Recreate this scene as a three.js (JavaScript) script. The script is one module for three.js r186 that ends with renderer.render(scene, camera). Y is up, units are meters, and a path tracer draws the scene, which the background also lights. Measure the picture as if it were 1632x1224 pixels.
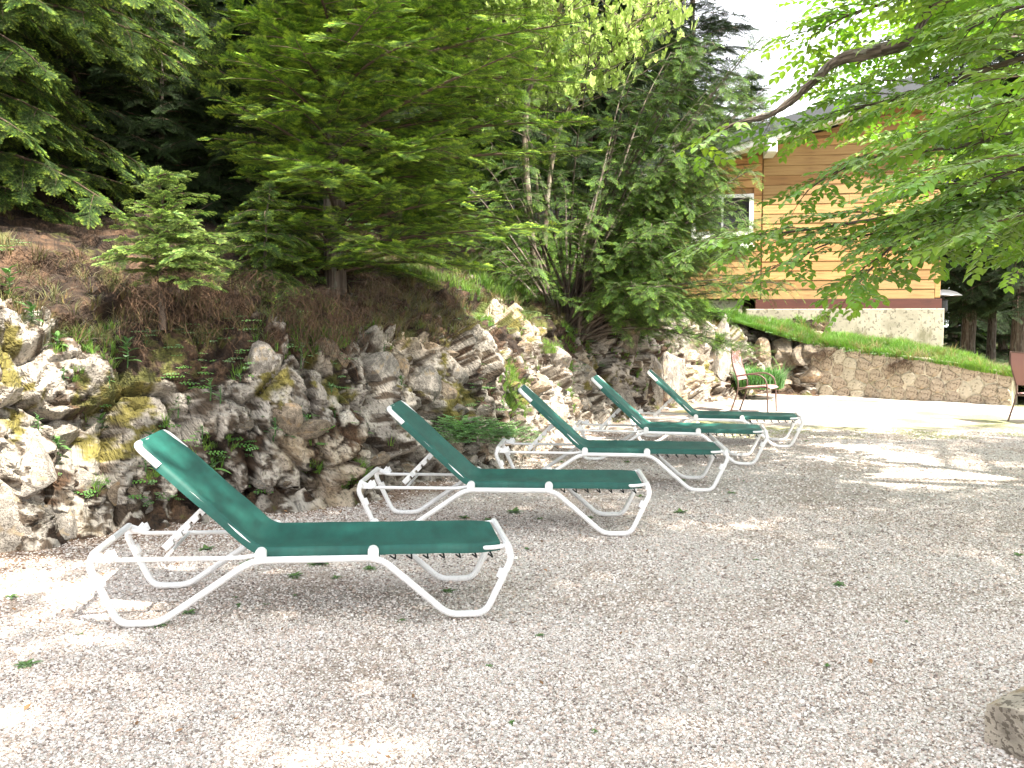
import * as THREE from 'three';
import { mergeGeometries, mergeVertices } from 'three/addons/utils/BufferGeometryUtils.js';

// ------------------------------------------------------------------ camera, sky, sun, exposure
const scene = new THREE.Scene();
const PITCH = 0.0668, EYE = 1.45, FOC = 1360;
const camera = new THREE.PerspectiveCamera(48.45, 4 / 3, 0.05, 900);
camera.position.set(0, EYE, 0);
camera.rotation.set(-PITCH, 0, 0);
scene.add(camera);

function skyTexture() {
  const w = 256, h = 128, data = new Float32Array(w * h * 4);
  for (let j = 0; j < h; j++) {
    const el = Math.max(0, Math.sin(((j + 0.5) / h - 0.5) * Math.PI));
    const k = Math.pow(1 - el, 2.2);
    for (let i = 0; i < w; i++) {
      const o = (j * w + i) * 4;
      data[o] = 0.50 + 0.55 * k; data[o + 1] = 0.53 + 0.53 * k; data[o + 2] = 0.585 + 0.50 * k; data[o + 3] = 1;
    }
  }
  const t = new THREE.DataTexture(data, w, h, THREE.RGBAFormat, THREE.FloatType);
  t.mapping = THREE.EquirectangularReflectionMapping; t.magFilter = THREE.LinearFilter; t.needsUpdate = true;
  return t;
}
scene.background = skyTexture();
scene.environment = scene.background;

const SUN = new THREE.Vector3(0.42, 0.80, 0.43).normalize();
const sun = new THREE.DirectionalLight(new THREE.Color(1.0, 0.94, 0.84), 5);
sun.position.copy(SUN).multiplyScalar(60);
sun.castShadow = true; sun.shadow.radius = 1.5;
sun.shadow.camera.left = -30; sun.shadow.camera.right = 30; sun.shadow.camera.top = 30; sun.shadow.camera.bottom = -30; sun.shadow.camera.far = 160;
sun.shadow.mapSize.set(4096, 4096);
scene.add(sun); scene.add(sun.target);

const renderer = new THREE.WebGLRenderer({ antialias: true });
renderer.setSize(1024, 768);
renderer.toneMapping = THREE.LinearToneMapping;
renderer.toneMappingExposure = 3.95;
renderer.shadowMap.enabled = true;

// ------------------------------------------------------------------ helpers
const V = (x, y, z) => new THREE.Vector3(x, y, z);
const lerp = (a, b, t) => a + (b - a) * t, clamp = (x, a = 0, b = 1) => Math.min(b, Math.max(a, x));
const sstep = (a, b, x) => { const t = clamp((x - a) / (b - a)); return t * t * (3 - 2 * t); };
function rng(seed) { let a = seed >>> 0; return () => { a = (a + 0x6D2B79F5) | 0; let t = Math.imul(a ^ (a >>> 15), 1 | a); t = (t + Math.imul(t ^ (t >>> 7), 61 | t)) ^ t; return ((t ^ (t >>> 14)) >>> 0) / 4294967296; }; }
function hash(x, y, z) { let h = Math.imul(x | 0, 374761393) ^ Math.imul(y | 0, 668265263) ^ Math.imul(z | 0, 1274126177); h = Math.imul(h ^ (h >>> 13), 1103515245); h ^= h >>> 16; h = Math.imul(h, 2246822519); return ((h ^ (h >>> 15)) >>> 0) / 4294967296; }
function noise(x, y, z = 0) {
  const X = Math.floor(x), Y = Math.floor(y), Z = Math.floor(z); x -= X; y -= Y; z -= Z;
  const u = x * x * x * (x * (x * 6 - 15) + 10), v = y * y * y * (y * (y * 6 - 15) + 10), w = z * z * z * (z * (z * 6 - 15) + 10);
  const a = lerp(lerp(hash(X, Y, Z), hash(X + 1, Y, Z), u), lerp(hash(X, Y + 1, Z), hash(X + 1, Y + 1, Z), u), v);
  const b = lerp(lerp(hash(X, Y, Z + 1), hash(X + 1, Y, Z + 1), u), lerp(hash(X, Y + 1, Z + 1), hash(X + 1, Y + 1, Z + 1), u), v);
  return lerp(a, b, w) * 2 - 1;
}
function fbm(x, y, z, n) { let s = 0, a = 0.5; for (let i = 0; i < n; i++) { s += a * noise(x, y, z); x = x * 2.03 + 17.1; y = y * 2.03 + 5.7; z = z * 2.03 + 9.2; a *= 0.5; } return s; }
function worley(x, y, z) {
  const X = Math.floor(x), Y = Math.floor(y), Z = Math.floor(z); let f1 = 9, f2 = 9, cx = 0, cy = 0, cz = 0, id = 0;
  for (let i = -1; i <= 1; i++) for (let j = -1; j <= 1; j++) for (let k = -1; k <= 1; k++) {
    const a = X + i, b = Y + j, c = Z + k;
    const px = a + hash(a, b, c), py = b + hash(a + 91, b, c), pz = c + hash(a, b + 57, c);
    const d = (px - x) ** 2 + (py - y) ** 2 + (pz - z) ** 2;
    if (d < f1) { f2 = f1; f1 = d; cx = px; cy = py; cz = pz; id = (a * 73856093) ^ (b * 19349663) ^ (c * 83492791); } else if (d < f2) f2 = d;
  }
  return [Math.sqrt(f1), Math.sqrt(f2), cx, cy, cz, id];
}
// a photo pixel (1632 x 1224) gives a direction; the depth is that of the thing it touches
function ray(px, py) { const u = (px - 816) / FOC, v = (612 - py) / FOC, c = Math.cos(PITCH), s = Math.sin(PITCH); return [u, v * c - s, c + v * s]; }
function P(px, py, d) { const [x, y, z] = ray(px, py), k = d / z; return V(x * k, EYE + y * k, -d); }
function G(px, py, h = 0) { const [x, y, z] = ray(px, py), k = (h - EYE) / y; return V(x * k, h, -z * k); }

const taken = new Map();
function numbered(n) { const k = taken.get(n) || 0; taken.set(n, k + 1); return k ? `${n}_${String(k).padStart(3, '0')}` : n; }
function tag(o, label, category, group, kind) { o.userData.label = label; if (category) o.userData.category = category; if (group) o.userData.group = group; if (kind) o.userData.kind = kind; return o; }
function thing(name, label, category, pos, group) { const o = new THREE.Group(); o.name = numbered(name); if (pos) o.position.copy(pos); scene.add(o); return tag(o, label, category, group); }
function part(parent, name, geo, mat, pos) { const m = new THREE.Mesh(geo, mat); m.name = parent === scene ? numbered(name) : name; m.castShadow = m.receiveShadow = true; if (pos) m.position.copy(pos); parent.add(m); return m; }
function stuffPart(parent, name, geo, mat) { const m = part(parent, name, geo, mat); m.userData.kind = 'stuff'; return m; }
function inst(parent, name, geo, mat, mats, cols) {
  const m = new THREE.InstancedMesh(geo, mat, mats.length); m.name = parent === scene ? numbered(name) : name; m.castShadow = m.receiveShadow = true;
  for (let i = 0; i < mats.length; i++) { m.setMatrixAt(i, mats[i]); if (cols) m.setColorAt(i, cols[i]); }
  m.userData.kind = 'stuff'; parent.add(m); return m;
}
function basis(x, yHint, pos, s = 1, sy = s, sz = s) {
  const X = x.clone().normalize(), Z = X.clone().cross(yHint).normalize(), Y = Z.clone().cross(X).normalize();
  return new THREE.Matrix4().makeBasis(X.multiplyScalar(s), Y.multiplyScalar(sy), Z.multiplyScalar(sz)).setPosition(pos);
}
function geom(pos, col, idx, uv) {
  const g = new THREE.BufferGeometry();
  g.setAttribute('position', new THREE.Float32BufferAttribute(pos, 3));
  if (col) g.setAttribute('color', new THREE.Float32BufferAttribute(col, 3));
  if (uv) g.setAttribute('uv', new THREE.Float32BufferAttribute(uv, 2));
  if (idx) g.setIndex(idx);
  g.computeVertexNormals(); return g;
}
function taperTube(pts, r0, r1, radial = 8, seg = 0, wob = 0, pow = 1) {
  const c = new THREE.CatmullRomCurve3(pts), n = seg || Math.max(4, pts.length * 3), fr = c.computeFrenetFrames(n, false), pos = [], uv = [], idx = [], L = c.getLength();
  for (let i = 0; i <= n; i++) {
    const t = i / n, p = c.getPoint(t), r = lerp(r0, r1, Math.pow(t, pow));
    for (let j = 0; j <= radial; j++) {
      const a = j / radial * Math.PI * 2, jj = j % radial, k = r * (1 + (wob ? wob * (noise(jj * 1.7, t * L * 9, 3.3) + 0.6 * noise(jj * 0.9, t * L * 3, 8.1)) : 0));
      const N = fr.normals[i], B = fr.binormals[i], ca = Math.cos(a) * k, sa = Math.sin(a) * k;
      pos.push(p.x + N.x * ca + B.x * sa, p.y + N.y * ca + B.y * sa, p.z + N.z * ca + B.z * sa); uv.push(j / radial * 6.283 * r0, t * L);
    }
  }
  for (let i = 0; i < n; i++) for (let j = 0; j < radial; j++) { const a = i * (radial + 1) + j, b = a + radial + 1; idx.push(a, b, a + 1, b, b + 1, a + 1); }
  const g = geom(pos, null, idx, uv);
  return g;
}
function tube(pts, r, seg = 40, radial = 12, tension = 0) {   // pipe through corner points, corners rounded
  const path = new THREE.CurvePath();
  let prev = pts[0][0];
  for (let i = 1; i < pts.length; i++) {
    const [p, rad] = pts[i];
    if (i === pts.length - 1 || !rad) { path.add(new THREE.LineCurve3(prev, p)); prev = p; continue; }
    const nx = pts[i + 1][0], a = p.clone().add(prev.clone().sub(p).setLength(rad)), b = p.clone().add(nx.clone().sub(p).setLength(rad));
    path.add(new THREE.LineCurve3(prev, a)); path.add(new THREE.QuadraticBezierCurve3(a, p, b)); prev = b;
  }
  // sample every piece evenly so that bends stay round
  const samples = [];
  for (const c of path.curves) { const n = c.isQuadraticBezierCurve3 ? 7 : 2; for (let k = 0; k < n; k++) samples.push(c.getPoint(k / n)); }
  samples.push(prev.clone());
  const fr = []; let N = null, pos = [], nor = [], uv = [], idx = [];
  for (let i = 0; i < samples.length; i++) {
    const T = samples[Math.min(i + 1, samples.length - 1)].clone().sub(samples[Math.max(i - 1, 0)]).normalize();
    if (!N) { N = Math.abs(T.y) < 0.9 ? V(0, 1, 0) : V(1, 0, 0); }
    N = N.clone().sub(T.clone().multiplyScalar(N.dot(T))).normalize();
    const B = T.clone().cross(N);
    for (let j = 0; j <= radial; j++) { const a = j / radial * Math.PI * 2, c = Math.cos(a), s = Math.sin(a), n = N.clone().multiplyScalar(c).addScaledVector(B, s); pos.push(samples[i].x + n.x * r, samples[i].y + n.y * r, samples[i].z + n.z * r); nor.push(n.x, n.y, n.z); uv.push(j / radial, i * 0.1); }
  }
  for (let i = 0; i < samples.length - 1; i++) for (let j = 0; j < radial; j++) { const a = i * (radial + 1) + j, b = a + radial + 1; idx.push(a, a + 1, b, b, a + 1, b + 1); }
  // end discs
  for (const e of [0, samples.length - 1]) { const c0 = pos.length / 3; pos.push(samples[e].x, samples[e].y, samples[e].z); const T = samples[e ? e : 1].clone().sub(samples[e ? e - 1 : 0]).normalize().multiplyScalar(e ? 1 : -1); nor.push(T.x, T.y, T.z); uv.push(0, 0); for (let j = 0; j < radial; j++) { const a = e * (radial + 1) + j; e ? idx.push(a, a + 1, c0) : idx.push(a + 1, a, c0); } }
  const g = new THREE.BufferGeometry(); g.setAttribute('position', new THREE.Float32BufferAttribute(pos, 3)); g.setAttribute('normal', new THREE.Float32BufferAttribute(nor, 3)); g.setAttribute('uv', new THREE.Float32BufferAttribute(uv, 2)); g.setIndex(idx);
  return g;
}
function chamferBox(w, h, d, b = 0.006) {   // centred box with bevelled edges
  const s = new THREE.Shape(), x = w / 2 - b, y = h / 2 - b; s.moveTo(-x, -y); s.lineTo(x, -y); s.lineTo(x, y); s.lineTo(-x, y); s.closePath();
  const g = new THREE.ExtrudeGeometry(s, { depth: d - 2 * b, bevelThickness: b, bevelSize: b, bevelSegments: 1, curveSegments: 1 }); g.translate(0, 0, -d / 2 + b); return boxUV(g);
}
function boxUV(g) {   // uv in metres from the axis each triangle faces most
  const q = g.index ? g.toNonIndexed() : g, p = q.attributes.position, uv = new Float32Array(p.count * 2), a = V(), b = V(), c = V(), n = V();
  for (let i = 0; i < p.count; i += 3) {
    a.fromBufferAttribute(p, i); b.fromBufferAttribute(p, i + 1); c.fromBufferAttribute(p, i + 2); n.copy(b).sub(a).cross(c.clone().sub(a));
    const ax = Math.abs(n.x), ay = Math.abs(n.y), az = Math.abs(n.z);
    [a, b, c].forEach((v, k) => { const [s, t] = ax > ay && ax > az ? [v.z, v.y] : ay > az ? [v.x, v.z] : [v.x, v.y]; uv[(i + k) * 2] = s; uv[(i + k) * 2 + 1] = t; });
  }
  q.setAttribute('uv', new THREE.BufferAttribute(uv, 2)); return q;
}

// ------------------------------------------------------------------ textures
function pn(x, y, per, seed) { const X = Math.floor(x), Y = Math.floor(y), u0 = x - X, v0 = y - Y, u = u0 * u0 * (3 - 2 * u0), v = v0 * v0 * (3 - 2 * v0), m = (k) => ((k % per) + per) % per; return lerp(lerp(hash(m(X), m(Y), seed), hash(m(X + 1), m(Y), seed), u), lerp(hash(m(X), m(Y + 1), seed), hash(m(X + 1), m(Y + 1), seed), u), v); }
function pf(u, v, per, oct, seed) { let s = 0, a = 0.5, t = 0; for (let i = 0; i < oct; i++) { s += a * pn(u * per, v * per, per, seed + i); t += a; per *= 2; a *= 0.55; } return s / t; }
function pw(u, v, per, seed) { const x = u * per, y = v * per, X = Math.floor(x), Y = Math.floor(y), m = (k) => ((k % per) + per) % per; let f1 = 9, f2 = 9, id = 0; for (let i = -1; i <= 1; i++) for (let j = -1; j <= 1; j++) { const a = m(X + i), b = m(Y + j), dx = X + i + hash(a, b, seed) - x, dy = Y + j + hash(a, b, seed + 7) - y, d = dx * dx + dy * dy; if (d < f1) { f2 = f1; f1 = d; id = hash(a, b, seed + 13); } else if (d < f2) f2 = d; } return [Math.sqrt(f1), Math.sqrt(f2), id]; }
const toS = (c) => 255 * clamp(c <= 0.0031308 ? c * 12.92 : 1.055 * Math.pow(c, 1 / 2.4) - 0.055);
function tex(w, h, fn, color) {
  const d = new Uint8Array(w * h * 4);
  for (let j = 0; j < h; j++) for (let i = 0; i < w; i++) { const c = fn((i + 0.5) / w, (j + 0.5) / h), o = (j * w + i) * 4; if (color) { d[o] = toS(c[0]); d[o + 1] = toS(c[1]); d[o + 2] = toS(c[2]); } else d[o] = d[o + 1] = d[o + 2] = 255 * clamp(c); d[o + 3] = 255; }
  const t = new THREE.DataTexture(d, w, h); t.wrapS = t.wrapT = THREE.RepeatWrapping; t.magFilter = THREE.LinearFilter; t.minFilter = THREE.LinearMipmapLinearFilter; t.generateMipmaps = true; if (color) t.colorSpace = THREE.SRGBColorSpace; t.needsUpdate = true; return t;
}
const rep = (t, x, y = x) => { const c = t.clone(); c.repeat.set(x, y); c.needsUpdate = true; return c; };
const mix3 = (a, b, t) => [lerp(a[0], b[0], t), lerp(a[1], b[1], t), lerp(a[2], b[2], t)];

const grainMap = tex(512, 512, (u, v) => { const a = pf(u, v, 8, 6, 3), w = pw(u, v, 40, 5)[0]; const k = clamp(0.55 + 0.75 * (a - 0.5) + 0.3 * (w - 0.4)); const pit = pf(u, v, 50, 2, 77) < 0.33 ? 0.55 : 1; const g = 0.35 + 0.65 * k; return [g * pit, g * pit * 0.985, g * pit * 0.96]; }, true);
const grainBump = tex(512, 512, (u, v) => 0.6 * pf(u, v, 10, 6, 3) + 0.4 * pf(u, v, 50, 3, 77));
const stoneMap = tex(512, 512, (u, v) => { const a = pf(u, v, 6, 6, 23), b = pf(u, v, 40, 3, 29), c = pf(u, v, 3, 4, 31); let k = mix3([0.22, 0.195, 0.165], [0.47, 0.42, 0.36], clamp((a - 0.3) * 2.3)); if (b < 0.42) k = mix3(k, [0.075, 0.06, 0.045], 0.75); if (c > 0.6) k = mix3(k, [0.40, 0.31, 0.20], clamp((c - 0.6) * 5)); return k; }, true);
const woodMap = tex(1024, 256, (u, v) => { const g = pf(u * 0.5 + 0.02 * pf(u, v, 4, 3, 9), v * 3, 8, 5, 51), l = pf(u, v, 4, 4, 57), st = pn(u * 6, v * 90 + 3 * g, 540, 61); let c = mix3([0.20, 0.098, 0.028], [0.41, 0.24, 0.092], clamp(0.1 + 0.6 * g + 0.3 * st)); if (l > 0.60) c = mix3(c, [0.15, 0.065, 0.02], clamp((l - 0.60) * 2.5)); const k = pw(u, v, 5, 71); const kd = Math.hypot(0, k[0]); if (k[2] > 0.6 && kd < 0.07) c = mix3(c, [0.13, 0.055, 0.02], 1 - kd / 0.07); return c; }, true);
const woodBump = tex(512, 256, (u, v) => 0.6 * pn(u * 6, v * 90, 540, 61) + 0.4 * pf(u, v, 8, 5, 51));
const concMap = tex(512, 512, (u, v) => { const a = pf(u, v, 4, 6, 41), b = pf(u, v, 30, 3, 43), s = pf(u * 1, v * 0.3, 10, 4, 47); let c = mix3([0.30, 0.28, 0.23], [0.52, 0.49, 0.42], clamp((a - 0.25) * 2)); if (b < 0.33) c = mix3(c, [0.12, 0.11, 0.09], 0.7); if (s > 0.6) c = mix3(c, [0.20, 0.19, 0.13], clamp((s - 0.6) * 4)); return c; }, true);
const barkMap = tex(256, 512, (u, v) => { const a = pf(u, v * 0.35, 10, 5, 81), b = pf(u, v, 6, 4, 83); return mix3(mix3([0.05, 0.036, 0.026], [0.17, 0.135, 0.105], clamp((a - 0.3) * 2.4)), [0.22, 0.22, 0.17], b > 0.62 ? 0.5 : 0); }, true);
const barkBump = tex(256, 512, (u, v) => pf(u, v * 0.35, 10, 5, 81));
const weaveMap = tex(512, 512, (u, v) => { const a = pf(u, v, 3, 5, 91), t = 0.93 + 0.07 * ((Math.floor(u * 256) + Math.floor(v * 256)) % 2), s = pf(u * 1, v * 0.25, 24, 3, 93), w = pf(u, v, 2, 3, 97), k = (0.85 + 0.22 * (a - 0.5) + 0.45 * (s - 0.5) + (w > 0.6 ? 0.8 * (w - 0.6) : 0)) * t; return [0.008 * k + 0.003 * a, 0.108 * k, 0.082 * k]; }, true);
const weaveBump = tex(256, 256, (u, v) => 0.5 + 0.5 * Math.sin(u * 6.2832 * 64) * Math.sin(v * 6.2832 * 64));
const gravelMap = tex(1024, 1024, (u, v) => { const [f1, f2, id] = pw(u, v, 96, 101), [g1, g2, id2] = pw(u, v, 44, 107), l = pf(u, v, 5, 4, 111); const e = f2 - f1; let c = id < 0.08 ? [0.24, 0.19, 0.16] : id < 0.35 ? [0.50, 0.42, 0.365] : id < 0.6 ? [0.62, 0.555, 0.50] : [0.74, 0.68, 0.625]; if (id2 > 0.8 && g1 < 0.35) c = mix3(c, [0.66, 0.62, 0.58], 0.85); if (e < 0.12) c = mix3([0.22, 0.165, 0.125], c, e / 0.12); return mix3(c, [0.36, 0.28, 0.22], clamp((l - 0.60) * 2)); }, true);
const gravelBump = tex(1024, 1024, (u, v) => { const [f1, f2] = pw(u, v, 96, 101), [g1] = pw(u, v, 44, 107); return clamp((f2 - f1) * 1.2) * 0.6 + 0.4 * clamp(1 - g1); });
const paintMap = tex(256, 256, (u, v) => { const a = pf(u, v, 6, 5, 121), sp = pf(u, v, 30, 2, 125) > 0.72 ? 0.8 : 1, k = (a > 0.6 ? 0.74 : 0.84) * sp; return [k, k * 0.985, k * 0.955]; }, true);

// ------------------------------------------------------------------ materials
const std = (o) => new THREE.MeshStandardMaterial(o);
const lin = (r, g, b) => new THREE.Color().setRGB(r, g, b);
const M = {
  bank: std({ map: grainMap, bumpMap: grainBump, bumpScale: 0.035, vertexColors: true, roughness: 0.95 }),
  hill: std({ map: rep(grainMap, 0.6), bumpMap: rep(grainBump, 0.6), bumpScale: 0.03, vertexColors: true, roughness: 1 }),
  gravel: std({ map: gravelMap, bumpMap: gravelBump, bumpScale: 0.012, vertexColors: true, roughness: 0.95 }),
  pebble: std({ color: lin(1, 1, 1), roughness: 0.85 }),
  rock: std({ map: rep(stoneMap, 1.3), bumpMap: rep(grainBump, 2), bumpScale: 0.015, roughness: 0.92 }),
  rockWarm: std({ map: rep(stoneMap, 1.1), color: lin(1.0, 0.88, 0.74), bumpMap: rep(grainBump, 2), bumpScale: 0.015, roughness: 0.92 }),
  rockDark: std({ map: rep(stoneMap, 1.7), color: lin(0.62, 0.58, 0.52), bumpMap: rep(grainBump, 2), bumpScale: 0.015, roughness: 0.95 }),
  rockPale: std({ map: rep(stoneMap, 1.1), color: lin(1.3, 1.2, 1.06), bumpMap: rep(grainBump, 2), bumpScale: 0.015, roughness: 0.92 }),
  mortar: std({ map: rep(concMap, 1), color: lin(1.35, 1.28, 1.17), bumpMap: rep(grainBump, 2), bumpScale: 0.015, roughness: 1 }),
  concrete: std({ map: rep(concMap, 0.7), color: lin(0.72, 0.69, 0.62), bumpMap: rep(grainBump, 1), bumpScale: 0.006, roughness: 0.95 }),
  beam: std({ map: rep(woodMap, 0.7, 2), color: lin(0.22, 0.09, 0.13), roughness: 0.7 }),
  white: new THREE.MeshPhysicalMaterial({ map: paintMap, roughness: 0.38, clearcoat: 0.25, clearcoatRoughness: 0.3 }),
  whitewood: std({ color: lin(0.72, 0.71, 0.68), roughness: 0.6 }),
  sling: std({ map: weaveMap, bumpMap: rep(weaveBump, 2), bumpScale: 0.0006, roughness: 0.62 }),
  lace: std({ color: lin(0.012, 0.016, 0.014), roughness: 0.8 }),
  bronze: std({ color: lin(0.12, 0.072, 0.058), roughness: 0.5, metalness: 0.25 }),
  mauve: std({ color: lin(0.36, 0.19, 0.18), bumpMap: rep(weaveBump, 6), bumpScale: 0.0006, roughness: 0.8 }),
  roof: std({ color: lin(0.055, 0.06, 0.068), roughness: 0.6, bumpMap: rep(grainBump, 1), bumpScale: 0.004 }),
  glass: std({ color: lin(0.015, 0.015, 0.018), roughness: 0.08 }),
  steel: std({ color: lin(0.6, 0.6, 0.6), metalness: 0.9, roughness: 0.3 }),
  darksteel: std({ color: lin(0.05, 0.05, 0.055), metalness: 0.5, roughness: 0.45 }),
  bark: std({ map: rep(barkMap, 3, 1.2), bumpMap: rep(barkBump, 3, 1.2), bumpScale: 0.02, roughness: 1 }),
  barkGrey: std({ map: rep(barkMap, 3, 1.2), color: lin(2.4, 2.4, 2.3), bumpMap: rep(barkBump, 3, 1.2), bumpScale: 0.008, roughness: 1 }),
  barkPale: std({ map: rep(barkMap, 3, 1.2), color: lin(1.5, 1.5, 1.4), bumpMap: rep(barkBump, 3, 1.2), bumpScale: 0.008, roughness: 1 }),
  twig: std({ color: lin(0.09, 0.06, 0.04), roughness: 1 }),
  root: std({ vertexColors: true, roughness: 1 }),
  needle: std({ vertexColors: true, roughness: 0.8 }),
  leaf: new THREE.MeshPhysicalMaterial({ vertexColors: true, roughness: 1, transmission: 0.45, thickness: 0 }),
  grass: new THREE.MeshPhysicalMaterial({ vertexColors: true, roughness: 1, transmission: 0.35, thickness: 0 }),
};
for (const k of ['needle', 'leaf', 'grass', 'root', 'sling', 'mauve']) M[k].side = THREE.DoubleSide;
const wood = [[1, 1, 1], [1.2, 1.18, 1.12], [0.80, 0.75, 0.68], [1.08, 0.95, 0.82], [0.92, 0.98, 1.0]].map((c, i) => { const t = rep(woodMap, 0.42, 4.4); t.offset.set(i * 0.37, i * 0.23); return std({ map: t, color: lin(...c), bumpMap: rep(woodBump, 0.5, 5), bumpScale: 0.003, roughness: 0.75 }); });

// ------------------------------------------------------------------ the lie of the land
const basePix = [[-420, 1010], [-150, 925], [0, 885], [110, 858], [220, 838], [400, 812], [560, 800], [660, 772], [780, 744], [860, 710], [920, 690], [1000, 664], [1090, 645], [1165, 634]];
const basePts = basePix.map(([a, b]) => G(a, b)); basePts.push(V(5.7, 0, -18.5), V(6.6, 0, -18.2));
const baseCurve = new THREE.CatmullRomCurve3(basePts, false, 'centripetal');
const NB = 220, bSamp = baseCurve.getPoints(NB), bLen = baseCurve.getLength();
const bTan = bSamp.map((p, i) => bSamp[Math.min(i + 1, NB)].clone().sub(bSamp[Math.max(i - 1, 0)]).setY(0).normalize());
function inward(x, z) {   // distance from the foot of the bank, positive uphill, and the nearest sample
  let best = 1e9, at = 0; for (let i = 0; i <= NB; i++) { const d = (bSamp[i].x - x) ** 2 + (bSamp[i].z - z) ** 2; if (d < best) { best = d; at = i; } }
  const p = bSamp[at], t = bTan[at]; const side = t.x * (z - p.z) - t.z * (x - p.x);
  return [side < 0 ? Math.sqrt(best) : -Math.sqrt(best), at];
}
function groundY(x, z) {
  const d = -z, dip = -0.055 * Math.exp(-((x - 0.2) ** 2 + (d - 4.2) ** 2) / 1.1);
  return dip + 0.010 * noise(x * 1.3, z * 1.3, 4) + 0.006 * noise(x * 4, z * 4, 6);
}
const PROF = [[-0.45, -0.03], [-0.2, 0.02], [0.0, 0.10], [0.08, 0.30], [0.15, 0.68], [0.26, 1.06], [0.44, 1.38], [0.75, 1.66], [1.2, 1.9], [1.8, 2.12], [2.6, 2.42], [3.6, 2.80], [4.6, 3.2]];
function prof(v) { const t = v * (PROF.length - 1), i = Math.min(PROF.length - 2, Math.floor(t)), f = t - i, a = PROF[Math.max(0, i - 1)], b = PROF[i], c = PROF[i + 1], d = PROF[Math.min(PROF.length - 1, i + 2)]; const cr = (k) => 0.5 * (2 * b[k] + (c[k] - a[k]) * f + (2 * a[k] - 5 * b[k] + 4 * c[k] - d[k]) * f * f + (3 * b[k] - a[k] - 3 * c[k] + d[k]) * f * f * f); return [cr(0), cr(1)]; }
function profH(u) { for (let i = 1; i < PROF.length; i++) if (u < PROF[i][0]) { const t = (u - PROF[i - 1][0]) / (PROF[i][0] - PROF[i - 1][0]); return lerp(PROF[i - 1][1], PROF[i][1], Math.max(0, t)); } return 3.2 + (u - 4.6) * 0.42; }
function hillY(x, z) {
  const [u] = inward(x, z); let h = profH(u) + 0.16 * fbm(x * 0.5, z * 0.5, 2, 4) + 0.5 * noise(x * 0.12, z * 0.12, 7) * sstep(4, 9, u);
  h = Math.min(h, 9 + 0.15 * u);
  return lerp(0.0, h, sstep(11.5, 5.0, x + 0.0 * z)) - (u < 3.9 ? 0.3 * sstep(4.4, 3.6, u) : 0);
}

// ground: one sheet out to the horizon, fine near the camera
function buildGround() {
  const xs = [], zs = [];
  for (const v of [-300, -120, -60, -30, -16]) xs.push(v); for (let x = -9; x <= 12.01; x += 0.12) xs.push(x); for (const v of [16, 30, 60, 120, 300]) xs.push(v);
  for (const v of [300, 100, 30, 10, 3]) zs.push(v); for (let d = 0; d <= 22; d += 0.12) zs.push(-d); for (const v of [-26, -32, -45, -80, -150, -400]) zs.push(v);
  const pos = [], col = [], uv = [], idx = [], nx = xs.length;
  for (const z of zs) for (const x of xs) {
    pos.push(x, groundY(x, z), z); uv.push(x / 1.1, z / 1.1);
    const [u] = inward(x, z); let c = [1, 1, 1];
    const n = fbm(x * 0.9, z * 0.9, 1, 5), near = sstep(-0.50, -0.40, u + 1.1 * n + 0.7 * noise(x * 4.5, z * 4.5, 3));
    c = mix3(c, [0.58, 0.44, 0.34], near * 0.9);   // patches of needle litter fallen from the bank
    const g = fbm(x * 0.6 + 9, z * 0.6, 5, 5); if (-z > 11 || x > 9) c = mix3(c, [0.52, 0.62, 0.22], clamp((g - 0.12) * 6) * 0.8);
    c = mix3(c, [0.86, 0.80, 0.75], clamp(fbm(x * 1.6, z * 1.6, 8, 4) * 2.2));
    if (x > 10.5 || -z > 20) c = mix3(c, [0.16, 0.17, 0.06], clamp((Math.max(x - 10.5, -z - 20)) * 0.5));
    col.push(...c);
  }
  for (let j = 0; j < zs.length - 1; j++) for (let i = 0; i < nx - 1; i++) { const a = j * nx + i; idx.push(a, a + 1, a + nx, a + nx, a + 1, a + nx + 1); }
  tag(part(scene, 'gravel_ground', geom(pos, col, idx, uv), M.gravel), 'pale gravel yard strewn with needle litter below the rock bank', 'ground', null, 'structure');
}
buildGround();

// the bank: a broken limestone face under a soil slope
const alongAt = (px) => { let b = 1e9, k = 0; for (let i = 0; i <= 400; i++) { const p = baseCurve.getPointAt(i / 400), q = (p.x / -p.z) * FOC + 816; if (Math.abs(q - px) < b) { b = Math.abs(q - px); k = i / 400; } } return k * bLen; };
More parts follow.
